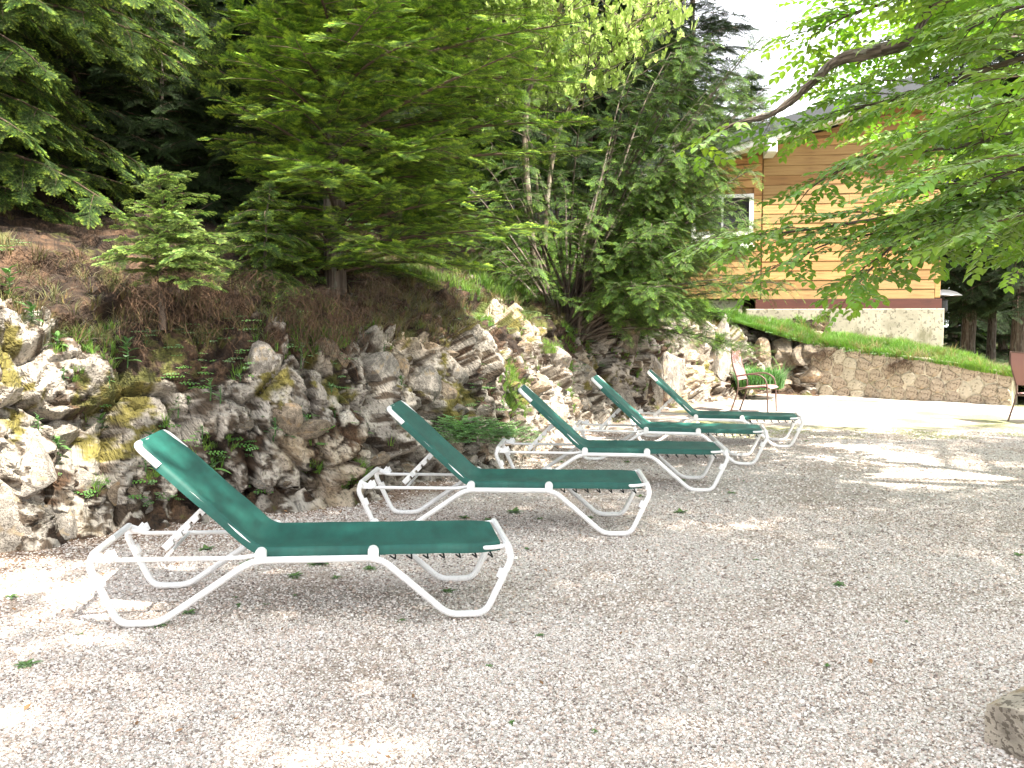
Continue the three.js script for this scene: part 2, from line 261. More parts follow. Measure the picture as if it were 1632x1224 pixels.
// where the face is soil (below 0) or sound rock (above 0): [along, height, half width, half height, bias]
const patches = [[300, 1.0, 0.55, 0.60, -0.75], [350, 0.55, 0.45, 0.22, -0.5], [590, 1.0, 0.22, 1.0, -0.7], [505, 0.75, 0.30, 0.16, -0.5], [520, 1.5, 0.45, 0.3, -0.6], [850, 0.9, 0.3, 0.8, -0.4], [745, 0.25, 0.5, 0.25, -0.5], [1000, 1.2, 0.5, 0.4, -0.4], [40, 0.75, 0.75, 0.60, 0.5], [-150, 0.7, 0.9, 0.6, 0.4], [690, 1.05, 0.62, 0.60, 0.6], [430, 1.15, 0.22, 0.42, 0.6], [490, 0.25, 0.35, 0.35, 0.4], [200, 0.55, 0.35, 0.3, 0.2], [920, 0.7, 0.4, 0.5, 0.3]].map(([px, h, w, v, k]) => [alongAt(px), h, w, v, k]);
function rockMask(s, h, x, y, z) {
  let m = -0.06 + 0.9 * fbm(s * 0.55, h * 0.9, 3, 3) + 1.0 * fbm(x * 2.6, y * 2.6, z * 2.6, 3) + 1.1 * fbm(x * 8, y * 7, z * 8, 3);
  for (const [ps, ph, pw2, pv, k] of patches) { const q = ((s - ps) / pw2) ** 2 + ((h - ph) / pv) ** 2; if (q < 4) m += 0.62 * k * Math.exp(-q * 0.9); }
  m += 0.24 - 1.2 * sstep(1.35, 1.6, h + 0.5 * noise(s * 0.7, 3.1));   // topsoil lies over the rock
  return m;
}
const strataDir = V(0.45, 0.75, 0.2).normalize();
function bankDisp(s, h, x, y, z) {
  const m = rockMask(s, h, x, y, z), r = sstep(-0.35, 0.10, m);
  const wx = x + 0.22 * noise(x * 1.4, y * 1.4, z * 1.4), wy = y + 0.22 * noise(x * 1.4 + 7, y * 1.4, z * 1.4), wz = z + 0.22 * noise(x * 1.4, y * 1.4 + 9, z * 1.4);
  const k = 1.9, A = worley(wx * k * 1.15, wy * k * 0.62, wz * k * 1.15), ia = A[5];
  let d = 0.26 * (hash(ia, 1, 2) - 0.5) + 0.30 * ((wx * k - A[2] / 1.15) * (hash(ia, 3, 4) - 0.5) + (wy * k - A[3] / 0.62) * (hash(ia, 5, 6) - 0.65) + (wz * k - A[4] / 1.15) * (hash(ia, 7, 8) - 0.5)) * 0.8;
  d -= 0.15 * sstep(0.12, 0.0, A[1] - A[0]);
  const B = worley(wx * 6.2, wy * 4.4, wz * 6.2), ib = B[5];
  d += 0.070 * (hash(ib, 1, 2) - 0.5) + 0.05 * ((wx * 6.2 - B[2]) * (hash(ib, 3, 4) - 0.5) + (wy * 4.4 - B[3]) * (hash(ib, 5, 6) - 0.6)) - 0.055 * sstep(0.10, 0.0, B[1] - B[0]);
  const C = worley(wx * 17, wy * 12, wz * 17); d += 0.022 * (hash(C[5], 1, 2) - 0.5) - 0.018 * sstep(0.12, 0.0, C[1] - C[0]);
  d += 0.030 * fbm(x * 9, y * 9, z * 9, 3);
  const soft = -0.10 + 0.20 * fbm(x * 1.1, y * 1.1, z * 1.1, 4) + 0.03 * fbm(x * 14, y * 14, z * 14, 2);
  const on = sstep(-0.05, 0.15, h) * sstep(2.9, 1.9, h);
  const full = d + 0.05, dirt = lerp(soft, full - 0.055, 0.65); return [lerp(soft * (0.4 + 0.6 * sstep(0, 0.3, h)), lerp(dirt, full, r), on), m, B];
}
function bankPoint(s, v) {
  const t = clamp(s / bLen), p = baseCurve.getPointAt(t), e = 0.6 / bLen, a = baseCurve.getPointAt(clamp(t - e)), b = baseCurve.getPointAt(clamp(t + e));
  const T = b.sub(a).setY(0).normalize(), I = V(T.z, 0, -T.x);     // uphill
  const hs = 1 + 0.13 * noise(s * 0.45, 1.7), us = 1 + 0.30 * noise(s * 0.6, 5.2), far = sstep(13, 19, s);
  const [u, h] = prof(v), [u2, h2] = prof(Math.min(1, v + 0.004));
  const q = (uu, hh) => [uu * lerp(us, 1, sstep(1.5, 4, uu)) * lerp(1, 1.35, far * sstep(3.5, 1, uu)) + 0.18 * noise(s * 0.9, hh * 0.7, 2) * sstep(0.05, 0.4, hh), hh * lerp(hs, 1, sstep(1.2, 3.5, uu))];
  const A = q(u, h), B = q(u2, h2), n = Math.hypot(B[0] - A[0], B[1] - A[1]) || 1, nu = -(B[1] - A[1]) / n, nh = (B[0] - A[0]) / n;
  const pos = p.clone().addScaledVector(I, A[0]); pos.y = A[1];
  const N = I.clone().multiplyScalar(nu); N.y = nh;
  return { pos, N, T, I, s, h: A[1] };
}
function bankSurf(s, v) { const b = bankPoint(s, v), [d] = bankDisp(s, b.h, b.pos.x, b.pos.y, b.pos.z); b.pos.addScaledVector(b.N, d); return b; }
function buildBank() {
  const ss = []; let s = 0; while (s < bLen) { ss.push(s); const d = -baseCurve.getPointAt(s / bLen).z; s += Math.max(0.014, 0.0036 * d); } ss.push(bLen);
  const rows = 250, pos = [], col = [], uv = [], idx = [], n = rows + 1;
  const vAt = (j) => { const t = j / rows; return t < 0.72 ? lerp(0.04, 0.70, t / 0.72) : lerp(0.70, 1, (t - 0.72) / 0.28); };
  for (const sv of ss) for (let j = 0; j <= rows; j++) {
    const b = bankPoint(sv, vAt(j)), { x, y, z } = b.pos, [d, m, B] = bankDisp(sv, b.h, x, y, z);
    const q = b.pos.addScaledVector(b.N, d); pos.push(q.x, q.y, q.z); uv.push(1.5 * (0.9 * q.x - 0.5 * q.z), 1.5 * (q.y + 0.45 * (0.4 * q.x + 0.9 * q.z)));
    const nz = fbm(x * 2.3, y * 2.3, z * 2.3, 4), fine = fbm(x * 16, y * 16, z * 16, 3), tone = hash(B[5], 9, 9);
    let rock = mix3([0.30, 0.265, 0.225], [0.66, 0.60, 0.52], clamp(tone * 0.8 + nz * 0.7 + 0.2));
    if (fine > 0.05) rock = mix3(rock, [0.11, 0.08, 0.055], clamp((fine - 0.05) * 8));           // pits and lichen
    const warm = fbm(x * 1.3 + 20, y * 1.3, z * 1.3, 3); if (warm > 0.15) rock = mix3(rock, [0.62, 0.48, 0.32], clamp((warm - 0.15) * 4) * 0.6);
    let soil = mix3([0.034, 0.019, 0.010], [0.15, 0.086, 0.048], clamp(0.35 + nz * 1.1 + fine * 1.2));
    const moss = fbm(x * 2.1 + 40, y * 2.1, z * 2.1, 4) + 0.4 * fine;
    if (moss > 0.22) soil = mix3(soil, [0.12, 0.12, 0.03], clamp((moss - 0.22) * 8));
    if (moss > 0.30 && b.h > 0.5) rock = mix3(rock, [0.21, 0.18, 0.045], clamp((moss - 0.30) * 9));
    const grassy = fbm(x * 0.8 + 3, y * 0.8, z * 0.8 + 8, 4); if (b.h > 1.6 && grassy - 0.6 * sstep(0.2, -2, x) > 0.02) soil = mix3(soil, [0.14, 0.20, 0.035], clamp((grassy - 0.02) * 5) * 0.85);
    col.push(...mix3(soil, rock, sstep(-0.03, 0.05, m + 0.25 * fine)));
  }
  for (let i = 0; i < ss.length - 1; i++) for (let j = 0; j < rows; j++) { const a = i * n + j, b = a + n; idx.push(a, b, a + 1, b, b + 1, a + 1); }
  const bank = tag(part(scene, 'rock_bank', geom(pos, col, idx, uv), M.bank), 'steep broken limestone bank with brown soil and moss behind the loungers', 'bank', null, 'structure');
  return bank;
}
const bank = buildBank();

function buildHill() {
  const pos = [], col = [], uv = [], idx = []; let nx = 0;
  const xs = [], zs = []; for (let x = -40; x < -12; x += 2) xs.push(x); for (let x = -12; x <= 12.01; x += 0.22) xs.push(x);
  for (let d = 2; d < 24; d += 0.22) zs.push(-d); for (let d = 24; d <= 70; d += 2) zs.push(-d); nx = xs.length;
  const keep = [];
  for (const z of zs) for (const x of xs) {
    const [u] = inward(x, z), y = u < 2.2 ? -0.6 : hillY(x, z) + 0.05 * fbm(x * 2.5, z * 2.5, 3, 3); keep.push(u > 2.0 && (x < 4.2 || -z > 20.5)); pos.push(x, y, z); uv.push(x, z);
    const n = fbm(x * 0.8, z * 0.8, 11, 5), f = fbm(x * 5, z * 5, 2, 3); let c = mix3([0.030, 0.017, 0.010], [0.115, 0.068, 0.038], clamp(0.35 + n + f));
    const g = fbm(x * 0.35 + 5, z * 0.35, 17, 4) - 0.5 * sstep(0.5, -2.5, x); if (g > -0.02) c = mix3(c, [0.15, 0.21, 0.035], clamp((g + 0.02) * 5) * 0.85); col.push(...c);
  }
  for (let j = 0; j < zs.length - 1; j++) for (let i = 0; i < nx - 1; i++) { const a = j * nx + i; if (keep[a] && keep[a + 1] && keep[a + nx] && keep[a + nx + 1]) idx.push(a, a + 1, a + nx, a + nx, a + 1, a + nx + 1); }
  tag(part(scene, 'hillside', geom(pos, col, idx, uv), M.hill), 'wooded slope of needle litter and grass above the rock bank', 'hillside', null, 'structure');
}
buildHill();

// loose and outcropping blocks: each its own mesh under the bank
function rockGeo(seed, cuts = 9, detail = 3) {
  const r = rng(seed), g = mergeVertices(new THREE.IcosahedronGeometry(1, detail).deleteAttribute('uv').deleteAttribute('normal')), p = g.attributes.position, planes = [];
  for (let i = 0; i < cuts; i++) { const n = V(r() * 2 - 1, r() * 2 - 1, r() * 2 - 1).normalize(); planes.push([n, 0.5 + 0.3 * r()]); }
  for (let i = 0; i < p.count; i++) {
    const v = V().fromBufferAttribute(p, i); for (const [n, d] of planes) { const k = v.dot(n); if (k > d) v.addScaledVector(n, d - k); }
    v.multiplyScalar(1 + 0.06 * fbm(v.x * 3 + seed, v.y * 3, v.z * 3, 3)); p.setXYZ(i, v.x, v.y, v.z);
  }
  const q = g.toNonIndexed(); q.computeVertexNormals(); return boxUV(q);
}
const rockGeos = [...Array(9)].map((_, i) => rockGeo(100 + i * 13, 8 + (i % 4), 3));
const R0 = rng(77);
{
  const S = alongAt;
  const put = (s, v, sx, sy, sz, mat, sink = 0.35) => { const b = bankSurf(s, v), m = part(bank, 'rock', rockGeos[Math.floor(R0() * rockGeos.length)], mat); m.position.copy(b.pos).addScaledVector(b.N, -sink * sz * 0.6); m.rotation.set(R0() * 0.7 - 0.35, Math.atan2(-b.T.z, b.T.x) + R0() * 0.6 - 0.3, R0() * 0.8 - 0.4); m.scale.set(sx, sy, sz); };
  // blocks seen one by one: [photo column of the foot, height on the face 0..1, size]
  for (const [px, v, w, h, d, w0] of [[150, .27, .17, .17, .15, 0], [205, .24, .13, .16, .13, 1], [235, .20, .15, .10, .13, 0], [130, .35, .22, .15, .16, 0], [60, .30, .32, .30, .24, 0], [20, .22, .35, .28, .25, 0], [95, .18, .22, .18, .18, 0], [420, .43, .17, .28, .16, 0], [455, .35, .14, .16, .12, 1], [480, .33, .24, .10, .14, 1], [600, .47, .16, .14, .14, 1], [640, .42, .26, .22, .2, 0], [680, .40, .22, .34, .2, 1], [720, .38, .20, .30, .2, 0], [745, .36, .16, .32, .17, 1], [765, .46, .18, .10, .15, 1], [770, .39, .15, .22, .15, 0], [650, .33, .30, .2, .2, 0], [890, .33, .28, .22, .2, 1], [880, .42, .22, .12, .2, 1], [905, .44, .18, .18, .18, 0], [915, .38, .2, .2, .18, 0], [895, .25, .22, .22, .2, 0], [965, .32, .5, .35, .35, 0]]) put(S(px), v, w, h, d, w0 ? M.rockWarm : M.rock, 0.75);
  for (let i = 0; i < 12; i++) put(S(990 + i * 16), 0.22 + 0.26 * R0(), 0.22 + 0.12 * R0(), 0.55 + 0.3 * R0(), 0.3, R0() < 0.5 ? M.rock : M.rockDark, 0.5);
  for (let i = 0; i < 70; i++) { const s = bLen * (0.12 + 0.88 * R0()), v = 0.17 + 0.42 * R0() * R0() + 0.05 * R0(), k = 0.05 + 0.13 * R0() * R0(); put(s, v, k * (0.8 + R0() * 0.7), k * (0.6 + R0() * 0.6), k, [M.rock, M.rockDark, M.rockWarm][Math.floor(R0() * 3)], 0.8); }
  for (let i = 0; i < 14; i++) { const b = baseCurve.getPointAt(0.93 + 0.07 * i / 13), m = part(bank, 'rock', rockGeos[i % 9], i % 3 ? M.rockDark : M.rockWarm); m.position.set(b.x + 0.2 * R0(), 0.25 + 0.75 * R0(), b.z - 0.15 - 0.2 * R0()); m.scale.set(0.3 + 0.15 * R0(), 0.25 + 0.12 * R0(), 0.25); m.rotation.y = R0() * 3; }
}

// ------------------------------------------------------------------ terrace, retaining wall, house
const W0 = V(6.45, 0, -18.35), W1 = V(9.25, 0, -15.75), F0 = V(3.5, 0, -20.75), F1 = V(9.85, 0, -19.75);
const wallTop = (t) => lerp(1.12, 0.58, t) + 0.05 * noise(t * 7, 2.2);
const wallDir = W1.clone().sub(W0).normalize(), wallN = V(-wallDir.z, 0, wallDir.x).multiplyScalar(-1);   // set towards the yard below
if (wallN.z < 0) wallN.multiplyScalar(-1);
const wallLen = W0.distanceTo(W1);
function terracePoint(a, b) {   // a along the wall (below 0 towards the bank, above 1 round its end), b from the wall back to the house
  const A = clamp(a), over = Math.max(0, a - 1), under = Math.max(0, -a);
  const f = W0.clone().lerp(W1, A).addScaledVector(wallN, -0.06); f.y = wallTop(A) - 0.03;
  f.add(V(-under * 3.0, under * 0.9, -under * 0.5)); f.add(V(over * 3.2, 0, over * 0.6)); f.y -= over * 2.4;
  const k = F0.clone().lerp(F1, lerp(0.30, 1, A)); k.y = lerp(1.62, 0.84, A); k.x -= under * 3.5; k.y += under * 0.5; k.x += over * 4.5; k.y -= over * 2.9; k.z -= 0.25;
  const p = f.lerp(k, b); p.y += 0.10 * Math.sin(Math.PI * b) + 0.05 * noise(p.x * 2, p.z * 2, 4) * (over ? 1 : Math.min(1, b * 4)); p.y = Math.max(p.y, -0.05); return p;
}
{
  const pos = [], col = [], uv = [], idx = [], na = 120, nb = 50;
  for (let j = 0; j <= nb; j++) for (let i = 0; i <= na; i++) { const p = terracePoint(lerp(-0.7, 1.36, i / na), j / nb); pos.push(p.x, p.y, p.z); uv.push(p.x, p.z); const n = fbm(p.x * 2, p.z * 2, 5, 4); col.push(...mix3([0.20, 0.15, 0.07], [0.25, 0.36, 0.08], clamp(0.6 + n * 2))); }
  for (let j = 0; j < nb; j++) for (let i = 0; i < na; i++) { const a = j * (na + 1) + i; idx.push(a, a + 1, a + na + 1, a + na + 1, a + 1, a + na + 2); }
  tag(part(scene, 'grass_terrace', geom(pos, col, idx, uv), M.hill), 'sloping grass terrace between retaining wall and wooden house', 'terrace', null, 'structure');
}
// retaining wall: mortar core with field stones set in it
function clipCell(poly, nx, ny, d) { const out = []; for (let i = 0; i < poly.length; i++) { const a = poly[i], b = poly[(i + 1) % poly.length], da = a[0] * nx + a[1] * ny - d, db = b[0] * nx + b[1] * ny - d; if (da <= 0) out.push(a); if (da * db < 0) { const t = da / (da - db); out.push([lerp(a[0], b[0], t), lerp(a[1], b[1], t)]); } } return out; }
{
  const wall = thing('retaining_wall', 'low mortared field stone retaining wall below the grass terrace', 'wall', V(W0.x, 0, W0.z));
  wall.rotation.y = Math.atan2(-wallDir.z, wallDir.x);   // local x along the wall, local z out to the yard
  const s = new THREE.Shape(); s.moveTo(0, -0.15); s.lineTo(wallLen, -0.15); for (let i = 30; i >= 0; i--) s.lineTo(wallLen * i / 30, wallTop(i / 30) + 0.02 * noise(i * 0.9, 7.7)); s.closePath();
  const core = new THREE.ExtrudeGeometry(s, { depth: 0.34, bevelThickness: 0.03, bevelSize: 0.02, bevelSegments: 2, curveSegments: 2 }); core.translate(0, 0, -0.37);
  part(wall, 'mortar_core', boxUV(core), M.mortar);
  const r = rng(5), seeds = []; let tries = 0;
  while (seeds.length < 52 && tries++ < 6000) { const x = r() * wallLen, y = r() * 1.12, h = wallTop(x / wallLen); if (y > h - 0.05) continue; if (seeds.every(([a, b]) => Math.hypot((a - x) * 0.8, b - y) > 0.185)) seeds.push([x, y]); }
  seeds.forEach(([x, y], i) => {
    let poly = [[x - 0.32, y - 0.25], [x + 0.32, y - 0.25], [x + 0.32, y + 0.25], [x - 0.32, y + 0.25]];
    seeds.forEach(([a, b], j) => { if (i === j) return; const dx = a - x, dy = b - y, l = Math.hypot(dx, dy); if (l > 0.9) return; poly = clipCell(poly, dx / l, dy / l, ((x + a) * dx / l + (y + b) * dy / l) / 2 - 0.016); });
    poly = clipCell(poly, 0, -1, -0.0); poly = clipCell(poly, 0, 1, wallTop(x / wallLen) - 0.04); poly = clipCell(poly, -1, 0, -0.02); poly = clipCell(poly, 1, 0, wallLen - 0.02);
    if (poly.length < 3) return;
    const c = poly.reduce((q, p) => [q[0] + p[0] / poly.length, q[1] + p[1] / poly.length], [0, 0]), sh = new THREE.Shape();
    poly = poly.flatMap((p, k) => { const q = poly[(k + 1) % poly.length]; return [[lerp(p[0], q[0], 0.22), lerp(p[1], q[1], 0.22)], [lerp(p[0], q[0], 0.78), lerp(p[1], q[1], 0.78)]]; });
    poly.forEach(([a, b], k) => { const sc = 0.88 + 0.14 * hash(i, k, 3); const X = (a - c[0]) * sc, Y = (b - c[1]) * sc; k ? sh.lineTo(X, Y) : sh.moveTo(X, Y); }); sh.closePath();
    const g = new THREE.ExtrudeGeometry(sh, { depth: 0.020 + 0.035 * r(), bevelThickness: 0.016, bevelSize: 0.012, bevelSegments: 2, curveSegments: 1 });
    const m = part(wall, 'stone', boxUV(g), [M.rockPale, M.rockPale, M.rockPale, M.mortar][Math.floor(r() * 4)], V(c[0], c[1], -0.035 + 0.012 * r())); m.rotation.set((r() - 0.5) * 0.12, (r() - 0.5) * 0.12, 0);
  });
}

// house
{
  const yaw = Math.atan2(-(F1.z - F0.z), F1.x - F0.x), origin = V(F1.x, 0, F1.z);
  const house = thing('wooden_house', 'honey coloured plank house on a concrete foundation under dark roof', 'house', origin); house.rotation.y = yaw;
  const L = 6.9, D = 7, y0 = 2.10;                                   // local x runs from -L to 0 along the facade; the facade faces +z
  const roofLine = (x) => x < -1.0 ? 6.62 + (x + 1.0) * 0.285 : 6.62 - (x + 1.0) * 0.285;
  // plank courses
  const rp = rng(31);
  const plank = (x0, x1, yb, yt, clipTop) => {
    const lo = yb + 0.004, hi = yt - 0.004, top = (x) => Math.min(hi, roofLine(x) - 0.12); if (top((x0 + x1) / 2) <= lo + 0.02 && top(x1) <= lo && top(x0) <= lo) return;
    let a = x0, b = x1; while (top(a) < lo + 0.02 && a < b) a += 0.05; while (top(b) < lo + 0.02 && a < b) b -= 0.05; if (b - a < 0.08) return;
    const s = new THREE.Shape(), w = 0.002 * (rp() - 0.5); s.moveTo(a, lo); s.lineTo(b, lo); if (Math.abs(top(a) - top(b)) > 1e-4) { s.lineTo(b, top(b)); if (a < -1 && b > -1) s.lineTo(-1, top(-1)); s.lineTo(a, top(a)); } else { s.lineTo(b, top(b)); s.lineTo(a, top(a)); } s.closePath();
    const g = boxUV(new THREE.ExtrudeGeometry(s, { depth: 0.028, bevelThickness: 0.006, bevelSize: 0.003, bevelSegments: 1, curveSegments: 1 })), m = part(house, 'plank', g, wood[Math.floor(rp() * wood.length)], V(0, 0, 0.006 + 0.006 * rp())); const my = (lo + hi) / 2; g.translate(0, -my, 0); m.position.y = my; m.position.z += 0.004; m.rotation.x = -0.07;
  };
  const winX0 = -5.55, winX1 = -4.28, winY0 = 3.42, winY1 = 4.50;
  let row = 0; for (let y = y0; y < 6.6; y += 0.222, row++) { const joint = row % 3 === 1 ? -2.05 : row % 5 === 2 ? -1.3 : null; if (joint) { plank(-3.98, joint - 0.003, y, y + 0.222); plank(joint + 0.003, -0.13, y, y + 0.222); } else plank(-3.98, -0.13, y, y + 0.222); }
  for (let y = y0 + 0.02; y < 5.6; y += 0.186) { if (y + 0.186 > winY0 - 0.05 && y < winY1 + 0.05) { plank(-L, winX0 - 0.09, y, y + 0.186); plank(winX1 + 0.09, -4.02, y, y + 0.186); } else plank(-L, -4.02, y, y + 0.186); }
  const box = (name, w, h, d, x, y, z, mat, b = 0.006) => part(house, name, chamferBox(w, h, d, b), mat, V(x, y, z));
  box('corner_board', 0.12, 3.9, 0.07, -0.065, y0 + 1.97, 0.02, wood[1]);
  const gs = new THREE.Shape(); gs.moveTo(-L, y0 + 0.02); gs.lineTo(-0.01, y0 + 0.02); gs.lineTo(-0.01, roofLine(0) - 0.16); gs.lineTo(-1, roofLine(-1) - 0.16); gs.lineTo(-L, roofLine(-L) - 0.16); gs.closePath();
  const core = new THREE.ExtrudeGeometry(gs, { depth: D, bevelEnabled: false }); core.translate(0, 0, -D - 0.005); part(house, 'wall_core', boxUV(core), wood[2]);
  box('sill_beam', 4.15, 0.235, 0.16, -2.04, y0 - 0.12, -0.02, M.beam);
  box('foundation', 4.42, 2.2, 7.0, -2.13, 0.775, -3.38, M.concrete, 0.02);
  box('foundation', 2.9, 2.2, 6.6, -5.85, 0.99, -3.36, M.concrete, 0.02);
  const win = new THREE.Group(); win.name = 'window'; win.position.set((winX0 + winX1) / 2, (winY0 + winY1) / 2, 0.03); house.add(win);
  const ww = winX1 - winX0, wh = winY1 - winY0, sub = (n, w, h, d, x, y, z, m) => part(win, n, chamferBox(w, h, d, 0.005), m, V(x, y, z));
  sub('frame', 0.10, wh + 0.16, 0.09, ww / 2 + 0.03, 0, 0.01, M.whitewood); sub('frame', 0.10, wh + 0.16, 0.09, -ww / 2 - 0.03, 0, 0.01, M.whitewood);
  sub('frame', ww, 0.08, 0.088, 0, wh / 2 + 0.035, 0.01, M.whitewood); sub('sill', ww + 0.2, 0.05, 0.2, 0, -wh / 2 - 0.09, 0.06, M.whitewood); sub('lower_panel', ww, 0.34, 0.06, 0, -wh / 2 + 0.12, 0.0, M.whitewood); sub('pane', ww, wh - 0.36, 0.02, 0, 0.17, -0.005, M.glass); sub('mullion', 0.05, wh - 0.36, 0.06, 0, 0.17, 0.01, M.whitewood);
  // roof slabs with dark fascia, pale soffit boards and a purlin end
  const roof = new THREE.Group(); roof.name = 'roof'; house.add(roof);
  for (const [xa, xb] of [[-8.0, -1.0], [-1.0, 0.75]]) {
    const s = new THREE.Shape(); s.moveTo(xa, roofLine(xa) + 0.02); s.lineTo(xb, roofLine(xb) + 0.02); s.lineTo(xb, roofLine(xb) + 0.30); s.lineTo(xa, roofLine(xa) + 0.30); s.closePath();
    const g = new THREE.ExtrudeGeometry(s, { depth: D + 1.3, bevelEnabled: false }); g.translate(0, 0, -D - 0.5); part(roof, 'roof_slab', boxUV(g), M.roof);
    const q = new THREE.Shape(); q.moveTo(xa + 0.1, roofLine(xa + 0.1) - 0.12); q.lineTo(xb - 0.003, roofLine(xb) - 0.12); q.lineTo(xb - 0.003, roofLine(xb) + 0.015); q.lineTo(xa + 0.1, roofLine(xa + 0.1) + 0.015); q.closePath();
    const f = new THREE.ExtrudeGeometry(q, { depth: 0.62, bevelEnabled: false }); f.translate(0, 0, 0.06); part(roof, 'soffit', boxUV(f), M.whitewood);
  }
  part(roof, 'purlin_end', chamferBox(0.22, 0.28, 0.75, 0.03), M.whitewood, V(-3.9, roofLine(-3.9) - 0.27, 0.45));
}

// ------------------------------------------------------------------ sun loungers
function makeLounger() {
  const o = new THREE.Group(), W = 0.618, r = 0.0175, y1 = 0.358, yr = 0.315;
  const side = (z) => tube([[V(0.012, y1 - 0.005, z)], [V(-0.004, y1 - 0.06, z), 0.03], [V(0.13, r, z), 0.055], [V(0.315, r, z), 0.055], [V(0.75, yr, z), 0.07], [V(1.37, yr, z), 0.07], [V(1.715, r, z), 0.055], [V(1.905, r, z), 0.055], [V(2.035, y1 - 0.06, z), 0.03], [V(2.02, y1 - 0.005, z)]], r);
  for (const z of [0, -W]) part(o, 'side_frame', side(z), M.white);
  for (const x of [0.012, 2.02]) part(o, 'end_bar', tube([[V(x, y1 - 0.03, 0.0)], [V(x, y1, 0.0), 0.028], [V(x, y1, -W), 0.028], [V(x, y1 - 0.03, -W)]], r), M.white);
  const bh = 0.352, hx = 0.78, ang = 0.742, BL = 0.735, ry = 0.350;     // bed height, hinge, back angle, back length
  const zi = [-0.035, -W + 0.035];
  for (const z of zi) {
    part(o, 'bed_rail', tube([[V(0.03, ry - 0.012, z)], [V(0.10, ry - 0.03, z), 0.03], [V(0.70, ry - 0.03, z), 0.05], [V(0.84, ry - 0.002, z), 0.05], [V(1.95, ry - 0.002, z), 0.04], [V(2.01, y1, z)]], 0.0115), M.white);
    part(o, 'back_rail', tube([[V(hx, ry, z)], [V(hx - BL * Math.cos(ang), ry + BL * Math.sin(ang), z)]], 0.0125), M.white);
    part(o, 'stacking_bracket', (() => { const s = new THREE.Shape(); s.moveTo(-0.01, -0.03); s.lineTo(0.07, -0.03); s.lineTo(0.10, -0.005); s.lineTo(0.085, 0.03); s.lineTo(0.07, 0.02); s.lineTo(0.06, 0.03); s.lineTo(0.04, 0.005); s.lineTo(0.0, 0.02); s.closePath(); const g = new THREE.ExtrudeGeometry(s, { depth: 0.006, bevelThickness: 0.002, bevelSize: 0.002, bevelSegments: 1 }); g.translate(0.02, y1 - 0.012, z - 0.003 + (z > -0.3 ? 0.018 : -0.018)); return g; })(), M.white);
  }
  for (const z of [0, -W]) {
    for (const x of [0.79, 1.335]) part(o, 'clamp', (() => { const s = new THREE.Shape(); s.absarc(0, 0.012, 0.024, 0, Math.PI); s.lineTo(-0.024, -0.022); s.lineTo(0.024, -0.022); s.closePath(); const g = new THREE.ExtrudeGeometry(s, { depth: 0.040, bevelThickness: 0.004, bevelSize: 0.003, bevelSegments: 2 }); g.translate(x, yr + 0.022, z === 0 ? -0.024 : -W - 0.016); return g; })(), M.white);
    for (const [x, y, tx, ty] of [[0.045, 0.225, 0.36, -0.9], [1.985, 0.225, 0.38, 0.9]]) { const a = V(tx, ty, 0).normalize().multiplyScalar(0.024); part(o, 'sleeve', tube([[V(x - a.x, y - a.y, z)], [V(x + a.x, y + a.y, z)]], 0.0215), M.white); }
  }
  // sling: one cloth over the seat and up the back, wrapped round the rails
  const path = [], R = 0.16, ct = R * Math.tan(ang / 2);
  for (let i = 0; i <= 34; i++) path.push([lerp(1.985, hx + ct, i / 34), bh, 0]);
  for (let i = 1; i <= 12; i++) { const a = ang * i / 12; path.push([hx + ct - R * Math.sin(a), bh + R * (1 - Math.cos(a)), a]); }
  const bx = path[path.length - 1][0], by = path[path.length - 1][1]; for (let i = 1; i <= 24; i++) path.push([bx - (BL - ct + 0.055) * Math.cos(ang) * i / 24, by + (BL - ct + 0.055) * Math.sin(ang) * i / 24, ang]);
  const pos = [], uv = [], idx = [], NC = 34; let run = 0;
  path.forEach(([x, y, a], i) => {
    if (i) run += Math.hypot(x - path[i - 1][0], y - path[i - 1][1]);
    const t = i / (path.length - 1), endIn = (i < 3 ? (3 - i) * 0.016 : 0) + (i > path.length - 6 ? (i - path.length + 6) * 0.012 : 0);
    for (let j = 0; j <= NC; j++) {
      const c = j / NC * 2 - 1, e = Math.abs(c), hw = W / 2 - 0.020 - endIn; let z, off;
      if (e > 0.82) { const k = (e - 0.82) / 0.18, an = k * 2.2; z = Math.sign(c) * (hw - 0.024 + 0.024 * Math.sin(Math.min(an, 1.75))); off = 0.024 * Math.cos(Math.min(an, 1.75)) - (an > 1.75 ? (an - 1.75) * 0.035 : 0) - 0.006; } else { z = c / 0.82 * (hw - 0.024); off = 0.018 - 0.020 * (1 - (c / 0.82) ** 2) * Math.sin(Math.PI * clamp(t * 1.05)); }
      off += 0.0025 * noise(x * 9, z * 9, y * 7) + 0.003 * noise(x * 16, z * 3, 2) * (1 - e * e);
      pos.push(x + Math.sin(a) * off, y + Math.cos(a) * off, -W / 2 + z); uv.push(run * 1.3, (c + 1) * 0.4);
    }
  });
  for (let i = 0; i < path.length - 1; i++) for (let j = 0; j < NC; j++) { const a = i * (NC + 1) + j, b = a + NC + 1; idx.push(a, b, a + 1, b, b + 1, a + 1); }
  part(o, 'sling', geom(pos, null, idx, uv), M.sling);
  // white corner ends at the top of the back, and the bar joining them
  const tx = hx - BL * Math.cos(ang), ty = ry + BL * Math.sin(ang), dx = -Math.cos(ang), dy = Math.sin(ang);
  part(o, 'head_bar', tube([[V(tx - dx * 0.10, ty - dy * 0.10, zi[0] + 0.012)], [V(tx + dx * 0.045, ty + dy * 0.045, zi[0] + 0.006), 0.05], [V(tx + dx * 0.045, ty + dy * 0.045, zi[1] - 0.006), 0.05], [V(tx - dx * 0.10, ty - dy * 0.10, zi[1] - 0.012)]], 0.0175), M.white);
